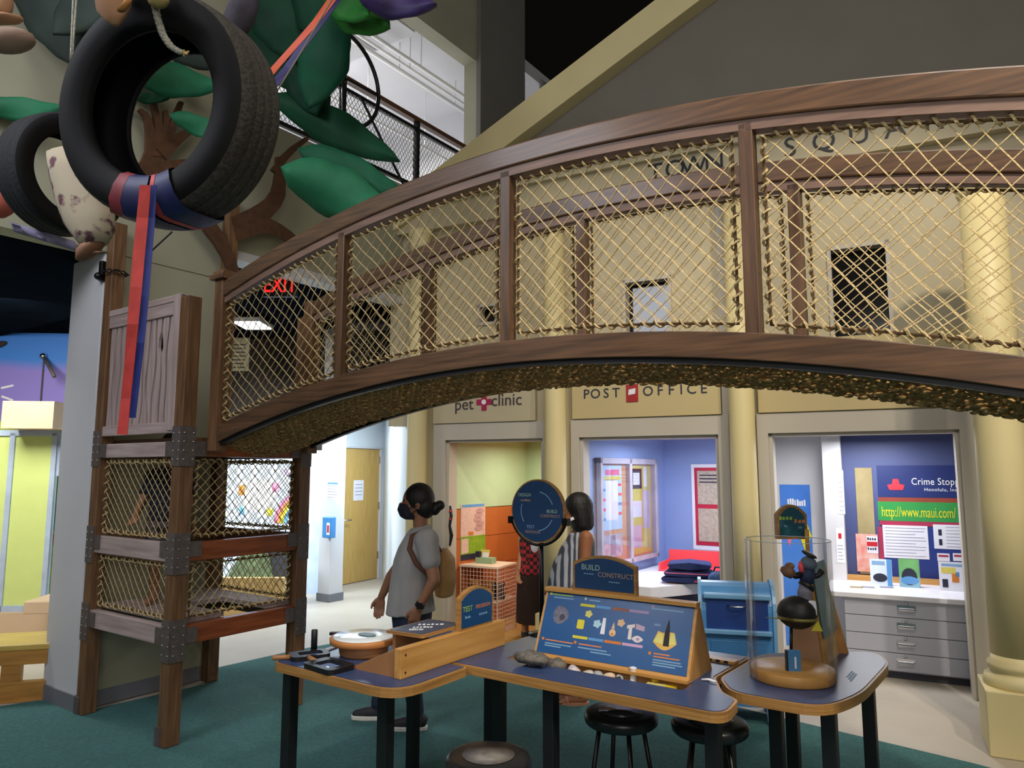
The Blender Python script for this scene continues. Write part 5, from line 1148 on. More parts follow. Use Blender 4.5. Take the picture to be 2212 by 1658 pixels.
MB().box(0, W, -.03, -.001, 0, H).build('frame', 'paper', t, bevel=.006); MB().box(.04, W - .04, -.034, -.03, .05, H - .04).build('red_mat', M('mat_crimson', '#b81e3f', .5), t); MB().box(.0, W, -.07, -.001, -.03, 0).build('ledge', 'frame_silver', t)
for v0, v1 in ((.53, .92), (.1, .48)):
    MB().box(.075, W - .07, -.037, -.034, v0 * H, v1 * H).build('sheet', M('sheet_sand', '#c4b8a8', .6, hex2='#a89a88', scale=40), t)
for k in range(3): MB().box(.1, W - .12, -.0385, -.037, (.86 - k * .04) * H, (.875 - k * .04) * H).build('text_line', 'ink', t)
Aq, Bq = FAi @ G(1366, 1289, .6), FAi @ G(1514, 1258, .6)
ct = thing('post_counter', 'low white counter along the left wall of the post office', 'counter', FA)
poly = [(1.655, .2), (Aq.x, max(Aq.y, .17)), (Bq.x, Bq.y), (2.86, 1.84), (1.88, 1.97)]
MB().prism(poly, .5, .6).build('top', 'counter_white', ct, bevel=.004); MB().prism(inset(poly, .08), 0, .5).build('cabinet', M('counter_dark', '#2c3044', .6), ct)  # dark blue-grey cabinet under the white top
def P_on(px, py, z): q = FAi @ G(px, py, z); return q
q = ony(FA, 1437, 1258, 1.5); q1 = ony(FA, 1575, 1196, 1.5)
t = thing('coral_bin', 'coral red shallow bin at the back of the white counter', 'bin', FA)
MB().box(q.x, q1.x + .1, 1.68, 1.7, .6, q1.z).box(q.x, q.x + .02, 1.25, 1.68, .6, q1.z - .1).build('bin_wall', 'coral', t); MB().box(q.x, q1.x + .1, 1.25, 1.68, .6, .61).build('bin_base', 'coral', t)
cq = FAi @ G(1468, 1256, .62)
for k, (dx, dz, w_, lab) in enumerate(((0, .0, .24, 'navy folded jacket at the bottom of the clothes pile'), (.0, .055, .22, 'navy folded jacket with pink piping, middle of the clothes pile'), (.01, .128, .2, 'navy folded cap-shaped garment on top of the clothes pile'))):
    t = thing('folded_garment', lab, 'clothes', FA @ T3(cq.x + .06 + dx, cq.y + .12, .612 + dz) @ RZ(.1 * k), 'folded navy clothes')
    rings = []
    for (f, h_) in ((0, 0.), (.04, .02), (.5, .027), (.96, .02), (1, 0.)): rings.append([V((-w_ + 2 * w_ * f, s2 * .15 * (1 if .02 < f < .98 else .7), .026 + zz * h_ * (1.4 if k == 2 and .3 < f < .7 else 1))) for s2, zz in ((-1, -1), (1, -1), (1, 1), (-1, 1))])
    MB().loft(rings).build('cloth', 'navy_cloth', t, bevel=.01)
    if k == 1: MB().box(-w_ * .9, w_ * .9, -.156, -.15, .03, .038).build('piping', 'pink', t)
    if k == 0: MB().box(w_ * .35, w_ * .9, -.157, -.15, .018, .03).build('trim_stripe', 'coral', t)
q = FAi @ P(1548, 1243, 6.6); t = thing('blue_bag', 'small blue bag at the right end of the counter', 'bag', FA @ T3(q.x + .02, q.y, .6)); MB().ell((0, 0, .075), .1, .08, .085).build('body', M('bag_blue', '#4f7cc0', .7, hex2='#1d2d50', scale=9), t, True); MB().tube([(-.05, 0, .14), (-.03, 0, .19), (.03, 0, .19), (.05, 0, .14)], .008, 6).build('handle', 'navy_cloth', t, True)
# mailbox
mx = thing('mailbox', 'blue collection mailbox with open dark hopper in front of the yellow column', 'mailbox', Matrix.Translation((P(1588, 1300, 5.12).x, 5.12, .0)) @ RZ(math.radians(-14)))
w_ = .225
prof = [(-.2, .12), (.2, .12), (.2, .72)] + [(.2 * math.cos(a), .72 + .2 * math.sin(a) * .85) for a in [i * PI / 12 for i in range(1, 12)]] + [(-.2, .72)]
mb = MB(); rings = [[V((x, y, z)) for y, z in prof] for x in (-w_, w_)]; mb.loft(rings); mb.build('body', 'mail_blue', mx)
for s2 in (-1, 1):
    mb = MB(); rings = [[V((x, y * 1.06, .12 + (z - .12) * 1.025)) for y, z in prof] for x in (s2 * w_, s2 * (w_ + .022))]; mb.loft(rings if s2 > 0 else rings[::-1]); mb.build('side_panel', M('mail_side', '#6fa3d0', .35, var=.05), mx)
MB().box(-w_ + .03, w_ - .03, -.206, -.196, .60, .80).build('hopper_recess', 'mail_deep', mx); MB().box(-w_ + .01, w_ - .01, -.235, -.2, .575, .605).build('hopper_lip', 'mail_side', mx, bevel=.006); MB().box(-w_ + .01, w_ - .01, -.225, -.17, .80, .835).build('hopper_hood', 'mail_side', mx, bevel=.008)
MB().tube([(-.06, -.22, .765), (-.03, -.24, .755), (.03, -.24, .755), (.06, -.22, .765)], .006, 6).build('hopper_handle', 'chrome', mx, True)
MB().box(-w_ + .05, w_ - .05, -.2065, -.2, .18, .53).build('door_panel', M('mail_mid', '#3f78b0', .35, var=.05), mx, bevel=.003)
for x in (-w_ + .03, w_ - .03):
    for y in (-.16, .16): MB().loft([[V((x + a * .03, y + b * .03, .14)) for a, b in ((-1, -1), (1, -1), (1, 1), (-1, 1))], [V((x + a * .022, y + b * .022, .0)) for a, b in ((-1, -1), (1, -1), (1, 1), (-1, 1))]][::-1]).build('leg', 'mail_side', mx)
MB().box(w_ + .0225, w_ + .0245, -.12, -.05, .25, .5).build('white_label', 'paper', mx); 
for z in (.28, .43): MB().box(w_ + .0246, w_ + .026, -.11, -.06, z, z + .05).build('red_mark', 'red', mx)
# ================================================================ police desk
PD = FA @ T3(0, 1.15, 0)
t, W, H = pinned('blue_banner', 'blue hanging banner with pennants on the white police wall', 'banner', PD, (1684, 1046), (1766, 1400), M('banner_blue', '#2f6cc4', .5, hex2='#4f8ade', scale=2), 0, .004)
blocks(t, 'white', T3(W * .55, -.001, H * .89) @ FACE, W * .62, .07, 8, 5)
for (u, v, s_, m_) in ((.84, .72, 1, 'yellow'), (.25, .66, -1, 'pink'), (.78, .62, -1, 'yellow')):
    mb = MB(); mb.M = T3(u * W, -.002, v * H) @ FACE; h2 = .09
    mb.prism([(-.045, -h2 * s_ * .8), (.045, -h2 * s_ * .8), (0, h2 * s_ * .8)][::(1 if s_ > 0 else -1)], 0, .001); mb.build('pennant', m_, t)
PP = FA @ T3(0, .95, 0)
t, W, H = pinned('pilaster_notice', 'narrow white notice with fine print on the white pilaster', 'notice', PP, (1808, 1015), (1826, 1110), 'paper', 0, .003); lines(t, W, H, .1, .9, .08, .92, 9)
t, W, H = pinned('pilaster_notice', 'small white card with red badge on the white pilaster', 'notice', PP, (1805, 1140), (1826, 1215), 'paper', 0, .003); mark(t, .3, .7, .7, .85, 'red', W, H); lines(t, W, H, .15, .85, .1, .5, 5)
t, W, H = pinned('cork_board', 'plain tan board on the left of the police wall', 'board', PD, (1846, 1010), (1896, 1240), M('cork_tan', '#a8986c', .7, hex2='#8f8058', scale=5), 0, .008)
t, W, H = pinned('wanted_poster', 'coral and white poster at the bottom of the tan board', 'poster', PD, (1848, 1152), (1900, 1236), M('poster_coral', '#e07868', .6, hex2='#e8c8bc', scale=12), -.009, .003)
mark(t, .5, 1, .5, .95, 'paper', W, H); mark(t, .5, .98, .68, .8, 'red', W, H, 1)
for k in range(2): blocks(t, 'ink', T3(W * .74, -.0022, H * (.88 - .26 * k)) @ FACE, W * .42, .025, 4, k)
bn = thing('crime_stoppers_banner', 'navy banner reading Crime Stoppers above a green web address band', 'banner', PD)
x0, x1, z0, z1 = corners(PD, (1893, 1005), (2100, 1076)); x1 = 5.2
MB().box(x0, x1, -.006, -.001, z0, z1).build('navy_band', M('band_navy', '#1a2a66', .5, var=.1, scale=4), bn)
gz = ony(PD, 1990, 1126).z; rz_ = ony(PD, 1990, 1084).z
MB().box(x0, x1, -.006, -.001, rz_, z0 - .001).build('red_stripe', M('stripe_brick', '#8f3f30', .5), bn); MB().box(x0 - .01, x1, -.007, -.001, gz, rz_).build('green_band', 'green_print', bn); rz2 = ony(PD, 1990, 1136).z
MB().box(x0, x1, -.006, -.001, rz2, gz).build('red_stripe', M('stripe_rose', '#a83050', .5), bn)
q = ony(PD, 1968, 1040); text('Crime Stoppers', .088, 'white', bn, T3(q.x, -.008, q.z) @ FACE, .0006, 'LEFT', sx=.78, spacing=1.05); q = ony(PD, 1996, 1057); text('Honolulu, Inc.', .042, 'paper', bn, T3(q.x, -.008, q.z) @ FACE, .0006, 'LEFT', spacing=1.1)
q = ony(PD, 1904, 1105); text('http://www.maui.com/  http', .13, 'yellow', bn, T3(q.x, -.0085, q.z) @ FACE, .0006, 'LEFT', sx=.5)
q = ony(PD, 1935, 1047); mb = MB(); mb.M = T3(q.x, -.008, q.z) @ FACE; mb.prism([(-.055, -.045), (.055, -.045), (.07, .0), (.03, .01), (.022, .055), (-.022, .055), (-.03, .01), (-.07, .0)], 0, .0015); mb.build('red_emblem', M('emblem_red', '#c23040', .5), bn)
t, W, H = pinned('notice_backing', 'royal blue backing board edged in magenta behind the white sheets', 'board', PD, (1896, 1137), (2110, 1258), M('royal', '#1f3580', .6, var=.06), 0, .005); mark(t, 0, .05, .1, 1, 'stripe_rose', W, H)
t, W, H = pinned('white_notice', 'large white lined sheet on the blue backing board', 'notice', PD, (1906, 1133), (2008, 1208), 'paper', -.006, .003); lines(t, W, H, .05, .95, .08, .92, 10)
t, W, H = pinned('white_notice', 'white sheet with black icons at the right of the blue board', 'notice', PD, (2015, 1132), (2110, 1188), 'paper', -.006, .003); lines(t, W, H, .3, .95, .1, .9, 7); mark(t, .12, .2, .55, .8, 'ink', W, H); mark(t, .12, .2, .15, .4, 'ink', W, H)
for k, (a, b) in enumerate((((2024, 1194), (2052, 1212)), ((2058, 1194), (2086, 1212)))):
    t, W, H = pinned('small_card', ('small white card, left of two under the icon sheet', 'small white card, right of two under the icon sheet')[k], 'card', PD, a, b, 'paper', -.006, .003); mark(t, .1, .9, .55, .8, 'stripe_rose', W, H)
# cabinet of flat drawers
cb = thing('drawer_cabinet', 'light grey cabinet of four wide flat drawers under the police counter', 'cabinet', FA)
dx0, dx1, fy = 3.79, 4.78, .33
MB().box(dx0, dx1, fy + .02, 1.13, .06, .62).build('carcass', 'drawer_grey', cb); MB().box(dx0, dx1, fy + .05, 1.1, 0, .06).build('toe_kick', M('kick_dark', '#3a3a44', .6), cb)
for k in range(4):
    z1_ = .615 - k * .1375; d = MB().box(dx0 + .004, dx1 - .004, fy, fy + .02, z1_ - .132, z1_).build('drawer', 'drawer_grey', cb, bevel=.003)
    mx_ = ony(FA, 1957, 1300 + k * 45, fy).x
    MB().tube([(mx_ - .06, fy, z1_ - .06), (mx_ - .055, fy - .025, z1_ - .068), (mx_ + .055, fy - .025, z1_ - .068), (mx_ + .06, fy, z1_ - .06)], .007, 6).box(mx_ - .065, mx_ + .065, fy - .004, fy, z1_ - .075, z1_ - .035).build('handle', 'chrome', d); MB().ell((mx_, fy - .004, z1_ - .018), .012, .01, .012).build('lock', 'chrome', d, True)
tag(MB().box(3.66, 4.82, fy - .04, 1.149, .62, .66).build('countertop', 'counter_white', None, False, FA, bevel=.005), 'white countertop over the grey drawers', 'countertop')
tag(MB().box(3.79, 4.8, 1.02, 1.12, .66, .7).build('book_ledge', 'ply_x', None, False, FA), 'wooden ledge at the back of the police counter', 'ledge')
def book(lab, a, b, y, m1, mk):
    F = FA @ T3(0, y, 0); x0, x1, z0, z1 = corners(F, a, b); t = thing('picture_book', lab, 'book', F @ T3(x0, 0, .66) @ RX(-.12), 'picture books on the police counter'); W, H = x1 - x0, max(.12, z1 - .66)
    MB().box(0, W, 0, .012, 0, H).build('cover', m1, t); MB().box(.004, W + .003, .0121, .016, .003, H - .003).build('pages', 'paper', t)
    for (u0, u1, v0, v1, m_) in mk: MB().box(u0 * W, u1 * W, -.0015, -.0002, v0 * H, v1 * H).build('print', m_, t)
    return t, W, H
t, W, H = book('white and blue picture book with a dark car cover on the police counter', (1878, 1206), (1928, 1262), .78, M('book_ice', '#d6e2ee', .5), [(.78, 1, 0, 1, 'sky'), (.1, .7, .78, .92, 'ink_blue')])
mb = MB(); mb.M = T3(.45 * W, -.0015, .3 * H) @ FACE; mb.prism(circ(0, 0, .33 * W, 14, .16 * H), 0, .001); mb.build('car_print', 'ink', t)
t, W, H = book('green-topped picture book with a dark round figure on the police counter', (1940, 1206), (1988, 1262), .78, M('book_green', '#6fae6a', .5), [(0, 1, 0, .35, M('book_teal', '#8ab4c8', .5))])
mb = MB(); mb.M = T3(.5 * W, -.002, .38 * H) @ FACE; mb.prism(circ(0, 0, .38 * W, 14, .3 * H), 0, .001); mb.build('figure_print', 'ink', t); mb = MB(); mb.M = T3(.5 * W, -.003, .25 * H) @ FACE; mb.prism(circ(0, 0, .42 * W, 14, .14 * H), 0, .001); mb.build('boat_print', 'sky', t)
t, W, H = book('white picture book with yellow and orange drawings at the right of the counter', (2027, 1212), (2092, 1272), .72, 'paper', [(.08, .6, .6, .8, 'card_yellow'), (.1, .9, .85, .93, 'ink_blue'), (.1, .3, .12, .4, 'ink'), (.45, .7, .3, .6, 'orange'), (.6, .72, .5, .66, 'sky')])
for k, (px, m_) in enumerate(((1850, 'cork_tan'), (1875, 'ink_grey'), (1915, 'ink_grey'))):
    q = FAi @ G(px, 1268, .661); tag(MB().box(-.05, .05, -.03, .03, 0, .006).build('counter_leaflet', m_, None, False, FA @ T3(q.x, max(q.y, .42), .66) @ RZ(.1 * k)), ('tan leaflet at the left end of the police counter', 'grey leaflet second along the police counter', 'grey leaflet third along the police counter')[k], 'leaflet', 'leaflets on the counter')
# ================================================================ hallway post fittings
F = TW @ T3(0, wp.y - .02, 0)
q = ony(F, 718, 1138, 0); t = thing('sanitizer_box', 'blue dispenser box with a red mark on the slim white post', 'dispenser', F @ T3(q.x - .0, 0, q.z))
MB().box(-.09, .07, -.09, -.001, -.13, .13).build('box', M('disp_blue', '#3f86c8', .4), t, bevel=.01); MB().box(-.0, .055, -.094, -.0905, -.09, .06).build('label', 'paper', t); MB().box(.01, .045, -.096, -.0945, -.06, .03).build('red_mark', 'red', t)
t, W, H = pinned('post_notice', 'small printed notice above the dispenser on the white post', 'notice', F, (706, 1040), (732, 1078), 'paper', 0, .003); lines(t, W, H, .1, .9, .1, .9, 6, 'ink'); mark(t, .1, .9, .86, .96, 'sky', W, H)
# ================================================================ people
def solid(parts, name, mat, parent, voxel=.008, it=6, fac=.5):
    mb = MB()
    for p in parts:
        if p[0] == 'c':          # chain of (point, radius)
            ch = [(V(a), r) for a, r in p[1]]
            for i in range(len(ch) - 1):
                (a, ra), (b, rb) = ch[i], ch[i + 1]
                mb.tube([a, a.lerp(b, .5), b], [ra, (ra + rb) / 2, rb], 12)
            for a, r in ch: mb.ell(a, r, n=12, m=8)
        elif p[0] == 'e': mb.ell(p[1], *p[2], n=18, m=12, R=(p[3] if len(p) > 3 else None))
        elif p[0] == 'l':        # loft of elliptical rings: centre, half width vector, half depth vector
            rings = []
            for c, a, b in p[1]:
                c, a, b = V(c), V(a), V(b); rings.append([c + a * math.cos(2 * PI * k / 20) + b * math.sin(2 * PI * k / 20) for k in range(20)])
            mb.loft(rings)
    o = mb.build(name, mat, parent, True)
    r = o.modifiers.new('r', 'REMESH'); r.mode = 'VOXEL'; r.voxel_size = voxel; r.use_smooth_shade = True
    s_ = o.modifiers.new('s', 'SMOOTH'); s_.factor = fac; s_.iterations = it
    bpy.context.view_layer.update()
    me = bpy.data.meshes.new_from_object(o.evaluated_get(bpy.context.evaluated_depsgraph_get()))
    o.modifiers.clear(); old = o.data; o.data = me; bpy.data.meshes.remove(old); me.shade_smooth()
    return o
def hand(w_, d, side, thumb, s_=1., curl=.35):
    """wrist point, pointing direction, direction across the knuckles, palm-facing direction (fingers curl to it)"""
    w_, d, side, thumb = V(w_), V(d).normalized(), V(side).normalized(), V(thumb).normalized(); out = []
    pal = w_ + d * .085 * s_
    out.append(('l', [(w_ + d * .0, side * .022 * s_, thumb * .018 * s_), (w_ + d * .04 * s_, side * .036 * s_, thumb * .016 * s_), (pal, side * .038 * s_, thumb * .013 * s_)]))
    for k, L in enumerate((.068, .078, .072, .056)):
        b = pal + side * (.030 - .02 * k) * s_ - d * .004 * s_ * abs(k - 1.2)
        j1 = b + (d * math.cos(curl) + thumb * math.sin(curl)) * L * .5 * s_; j2 = j1 + (d * math.cos(curl * 2.2) + thumb * math.sin(curl * 2.2)) * L * .5 * s_
        out.append(('c', [(b, .0098 * s_), (j1, .0088 * s_), (j2, .0075 * s_)]))
    tb = w_ + d * .025 * s_ + side * .03 * s_; t1_ = tb + (side * .6 + d * .7 + thumb * .3).normalized() * .036 * s_; t2_ = t1_ + (d * .9 + side * .15 + thumb * .35).normalized() * .03 * s_
    out.append(('c', [(tb, .014 * s_), (t1_, .011 * s_), (t2_, .009 * s_)]))
    return out
skin = M('skin_tan', '#9a6a4e', .55, var=.06, scale=15); hairm = M('hair_black', '#0d0b0c', .5, var=.4, scale=90, stretch=(1, 1, .15), bump=.5)
# ---- woman with backpack, facing left
Y1_ = 4.93
W1 = thing('person', 'masked person in grey t-shirt, jeans and tan backpack facing left', 'person', Matrix.Translation((P(880, 1565, Y1_).x, Y1_, 0)))
wi = W1.matrix_world.inverted()
Q = lambda px, py, dy=0.: wi @ P(px, py, Y1_ + dy)
def qz(px, z, dy=0.):       # point under a pixel column at a given height
    p = Q(px, 1300, dy); return V((p.x, p.y, z))
hx = Q(902, 1087); nk = Q(908, 1140); hipc = Q(890, 1325)
zf = .012
ankN, ankF = V((Q(899, 1500, -.1).x, -.1, .085)), V((Q(818, 1500, .1).x, .1, .085))
shN, shF = Q(922, 1166, -.15), Q(905, 1166, .15)
elN, wrN = Q(938, 1252, -.2), Q(904, 1312, -.2)
elF, wrF = Q(845, 1245, .2), Q(824, 1288, .22)
body = [('e', hx + V((-.01, 0, .02)), (.092, .073, .105)), ('e', hx + V((-.055, 0, -.045)), (.052, .05, .062)), ('e', hx + V((-.112, 0, -.012)), (.017, .013, .022)),
        ('c', [(hx + V((.02, 0, -.05)), .052), (nk, .05), (nk + V((.0, 0, -.06)), .06)]),
        ('e', hx + V((.012, -.073, -.01)), (.018, .012, .03)),
        ('c', [(shN, .052), (elN, .04), (wrN, .026)]), ('c', [(shF, .052), (elF, .04), (wrF, .026)]),
        ('c', [(hipc + V((0, -.08, 0)), .085), (qz(885, .47, -.1), .055), (ankN, .036)]), ('c', [(hipc + V((0, .08, 0)), .085), (qz(858, .47, .09), .055), (ankF, .036)]),
        ('l', [(nk + V((0, 0, -.05)), V((.06, 0, 0)), V((0, .09, 0))), (Q(905, 1172), V((.09, 0, 0)), V((0, .15, 0))), (Q(893, 1220), V((.105, 0, 0)), V((0, .15, 0))), (Q(890, 1275), V((.1, 0, 0)), V((0, .14, 0))), (hipc, V((.12, 0, 0)), V((0, .16, 0)))])]
for ank, yy in ((ankN, -.1), (ankF, .1)): body.append(('c', [(ank + V((.02, 0, -.03)), .035), (ank + V((-.12, 0, -.055)), .028)]))
body += hand(wrN, (-.35, .0, -1), (-1, -.2, .2), (.15, 1, .1), 1.0, .5) + hand(wrF, (-.15, 0, -1), (-1, .1, .1), (.2, -1, 0), 1.0, .45)
solid(body, 'body', skin, W1, .0065, 3)
# hair: cap, back, bun
solid([('e', hx + V((.012, 0, .035)), (.106, .086, .106)), ('e', hx + V((.05, 0, -.02)), (.075, .078, .085))], 'hair', hairm, W1, .008, 2)
hb = W1.children[-1]
solid([('e', hx + V((.115, 0, -.035)), (.04, .045, .045)), ('e', hx + V((.15, 0, -.012)), (.036, .04, .034))], 'hair_bun', hairm, W1, .008, 2)
mkc = hx + V((-.07, 0, -.062)); solid([('l', [(hx + V((-.062, 0, -.0)), V((.062, 0, .0)), V((0, .058, 0))), (hx + V((-.075, 0, -.04)), V((.062, 0, 0)), V((0, .06, 0))), (hx + V((-.06, 0, -.085)), V((.058, 0, 0)), V((0, .056, 0))), (hx + V((-.04, 0, -.105)), V((.045, 0, 0)), V((0, .046, 0)))])], 'face_mask', M('mask_navy', '#1a1c2c', .8, var=.1, scale=30), W1, .007, 3)
MB().tube([hx + V((-.05, -.062, -.03)), hx + V((.012, -.083, -.012))], .003, 5).tube([hx + V((-.04, -.058, -.075)), hx + V((.012, -.08, -.03))], .003, 5).build('mask_loop', 'mask_navy', W1)
for s2 in (-1, 1): MB().ell(hx + V((-.088, s2 * .034, .022)), .008, .012, .007).build('eye', 'black_paint', W1, True)
grey = M('tee_grey', '#a3a09f', .9, var=.1, scale=14, stretch=(1, 1, .22), bump=.9)
fold = lambda px, py: Q(px, py)
tee = [('l', [(Q(908, 1136), V((.066, 0, .014)), V((0, .075, 0))), (Q(905, 1148), V((.085, 0, .012)), V((0, .125, 0))), (Q(899, 1180), V((.118, 0, 0)), V((0, .165, 0))), (Q(893, 1208), V((.132, 0, 0)), V((0, .165, 0))), (Q(889, 1245), V((.138, 0, 0)), V((0, .158, 0))), (Q(887, 1285), V((.150, 0, 0)), V((0, .165, 0))), (Q(887, 1322), V((.166, 0, .012)), V((0, .178, 0)))]),
       ('e', shN + V((-.005, .03, -.01)), (.085, .085, .085)), ('e', shF + V((0, -.03, -.01)), (.085, .085, .085)), ('c', [(shN + V((0, .0, .0)), .078), (shN.lerp(elN, .35), .07), (shN.lerp(elN, .52), .068)]), ('c', [(shF + V((0, -.0, 0)), .078), (shF.lerp(elF, .35), .066), (shF.lerp(elF, .5), .06)])]
solid(tee, 't_shirt', grey, W1, .009, 5)
jean = M('jeans', '#1d2740', .85, var=.15, scale=40, bump=.1)
solid([('l', [(Q(888, 1296), V((.125, 0, 0)), V((0, .15, 0))), (hipc, V((.135, 0, 0)), V((0, .165, 0))), (hipc + V((0, 0, -.12)), V((.12, 0, 0)), V((0, .16, 0)))]),
       ('c', [(hipc + V((.01, -.085, -.06)), .098), (qz(885, .47, -.1), .07), (ankN + V((0, 0, .03)), .052)]), ('c', [(hipc + V((0, .085, -.06)), .098), (qz(858, .47, .09), .07), (ankF + V((0, 0, .03)), .052)])], 'jeans', jean, W1, .009, 4)
for ank, dx in ((ankN, -.13), (ankF, -.13)):
    s2 = solid([('l', [((ank.x + .055, ank.y, .06), V((.02, 0, 0)), V((0, .036, 0))), ((ank.x + .02, ank.y, .07), V((.06, 0, .012)), V((0, .042, 0))), ((ank.x - .0, ank.y, .115), V((.045, 0, 0)), V((0, .04, 0)))]), ('c', [((ank.x + .03, ank.y, .055), .042), ((ank.x - .07, ank.y, .05), .04), ((ank.x - .145, ank.y, .04), .03)])], 'shoe', M('shoe_dark', '#25252b', .7, var=.2, scale=30), W1, .008, 2)
    poly = [(ank.x + .075, ank.y - .02), (ank.x + .075, ank.y + .02), (ank.x + .02, ank.y + .042), (ank.x - .1, ank.y + .046), (ank.x - .17, ank.y + .03), (ank.x - .182, ank.y), (ank.x - .17, ank.y - .03), (ank.x - .1, ank.y - .046), (ank.x + .02, ank.y - .042)]
    MB().prism(poly[::-1], .008, .036).build('sole', M('sole_white', '#d6d2ca', .6), s2, bevel=.006)
wd = (wrN - elN).normalized(); MB().tube([wrN - wd * .035, wrN - wd * .005], .031, 14).build('watch_strap', 'black_paint', W1, True); MB().box(-.018, .018, -.006, .006, -.018, .018).build('watch_face', 'black_metal', W1, Mx=T3(*(wrN - wd * .02 + V((.0, -.033, 0)))))
bp = solid([('l', [(Q(958, 1185), V((.03, 0, 0)), V((0, .09, 0))), (Q(962, 1205), V((.065, 0, 0)), V((0, .125, 0))), (Q(962, 1250), V((.075, 0, 0)), V((0, .135, 0))), (Q(960, 1285), V((.06, 0, 0)), V((0, .13, 0)))])], 'backpack', M('pack_tan', '#a8804c', .7, var=.1, scale=8, bump=.1), W1, .01, 3)
for s2 in (-1, 1):
    pts = [Q(950, 1192, s2 * .1), Q(935, 1158, s2 * .115), Q(912, 1148, s2 * .115), Q(890, 1156, s2 * .13), Q(884, 1185, s2 * .172), Q(900, 1218, s2 * .19), Q(940, 1250, s2 * .16)]
    MB().tube(pts, .016, 8, flat=.45, up=(0, s2, .4)).build('strap', M('strap_brown', '#5f3c28', .7), W1, True)
# ---- second woman, seen from behind-left, at the post office
Y2_ = 5.42
W2 = thing('person', 'person with black bob hair in sleeveless striped top by the post office', 'person', Matrix.Translation((P(1240, 1518, Y2_).x, Y2_, 0)))
wi2 = W2.matrix_world.inverted(); Q = lambda px, py, dy=0.: wi2 @ P(px, py, Y2_ + dy)
hx = Q(1246, 1102); hx = hx + V((0, 0, .0)); nk = Q(1250, 1142); hipc = Q(1230, 1290)
shN, shF = Q(1266, 1160, -.15), Q(1240, 1160, .15); elN, wrN = Q(1262, 1228, -.18), Q(1240, 1275, -.19); elF, wrF = Q(1206, 1230, .17), Q(1196, 1262, .12)
a1_, a2_ = V((Q(1252, 1500).x, -.08, .075)), V((Q(1228, 1500).x, .09, .075))
body = [('e', hx + V((-.01, 0, .015)), (.088, .07, .1)), ('e', hx + V((-.05, 0, -.045)), (.05, .048, .058)), ('e', hx + V((-.098, 0, -.012)), (.016, .013, .02)), ('c', [(hx + V((.01, 0, -.05)), .05), (nk, .048), (nk + V((0, 0, -.06)), .058)]),
        ('c', [(shN, .05), (elN, .04), (wrN, .026)]), ('c', [(shF, .05), (elF, .038), (wrF, .025)]), ('c', [(hipc + V((0, -.08, 0)), .09), (V((a1_.x - .01, -.08, .45)), .055), (a1_, .034)]), ('c', [(hipc + V((0, .08, 0)), .09), (V((a2_.x, .09, .45)), .055), (a2_, .034)]),
        ('l', [(nk + V((0, 0, -.05)), V((.055, 0, 0)), V((0, .09, 0))), (Q(1250, 1172), V((.09, 0, 0)), V((0, .15, 0))), (Q(1240, 1225), V((.1, 0, 0)), V((0, .14, 0))), (hipc, V((.12, 0, 0)), V((0, .16, 0)))])]
for an in (a1_, a2_):
    body.append(('c', [(an + V((.02, 0, -.03)), .032), (an + V((-.08, 0, -.04)), .026), (an + V((-.13, 0, -.05)), .018)]))
    for k in range(4): body.append(('c', [(an + V((-.12, -.024 + .016 * k, -.05)), .009), (an + V((-.155 + .006 * k, -.024 + .016 * k, -.054)), .008)]))
body += hand(wrN, (-.3, 0, -1), (-1, -.2, .2), (.15, 1, .1), .95, .45) + hand(wrF, (-.3, -.2, -.8), (-1, .2, .1), (.2, -1, 0), .95, .5)
solid(body, 'body', M('skin_brown', '#9c6342', .55, var=.06, scale=15), W2, .0068, 3)
solid([('e', hx + V((.015, 0, .03)), (.108, .092, .108)), ('l', [(hx + V((.02, 0, .03)), V((.1, 0, 0)), V((0, .094, 0))), (hx + V((.035, 0, -.05)), V((.092, 0, 0)), V((0, .1, 0))), (hx + V((.042, 0, -.115)), V((.085, 0, .01)), V((0, .102, 0))), (hx + V((.05, 0, -.15)), V((.06, 0, .012)), V((0, .085, 0)))])], 'hair', hairm, W2, .008, 2)
MB().tube([hx + V((-.1, -.03, -.07)), hx + V((-.075, -.075, -.075)), hx + V((-.03, -.085, -.05))], .012, 8).build('mask_edge', 'paper', W2, True)
for s2 in (-1, 1): MB().ell(hx + V((-.084, s2 * .033, .02)), .008, .012, .007).build('eye', 'black_paint', W2, True)
strp = M('stripe_cloth', '#b4b8c2', .85, hex2='#3f4658', kind='wave', scale=7, stretch=(1, 1, .15), bump=.08)
solid([('l', [(Q(1250, 1147), V((.066, 0, .01)), V((0, .1, 0))), (Q(1250, 1160), V((.088, 0, .01)), V((0, .135, 0))), (Q(1246, 1180), V((.118, 0, 0)), V((0, .158, 0))), (Q(1236, 1215), V((.142, 0, 0)), V((0, .162, 0))), (Q(1228, 1250), V((.15, 0, 0)), V((0, .165, 0))), (Q(1226, 1275), V((.155, 0, .01)), V((0, .172, 0)))])], 'striped_top', strp, W2, .009, 5)
solid([('l', [(Q(1228, 1262), V((.14, 0, 0)), V((0, .165, 0))), (hipc, V((.148, 0, 0)), V((0, .175, 0))), (hipc + V((0, 0, -.15)), V((.14, 0, 0)), V((0, .17, 0)))]), ('c', [(hipc + V((.0, -.09, -.08)), .105), (V((a1_.x, -.085, .45)), .09), (V((a1_.x, -.08, .17)), .085)]), ('c', [(hipc + V((0, .09, -.08)), .105), (V((a2_.x, .09, .45)), .09), (V((a2_.x, .09, .17)), .085)])], 'loose_trousers', strp, W2, .01, 4)
MB().tube([Q(1276, 1150, -.1), Q(1282, 1165, -.06), Q(1281, 1200, .0)], .016, 8, flat=.5).build('white_strap', 'paper', W2, True)
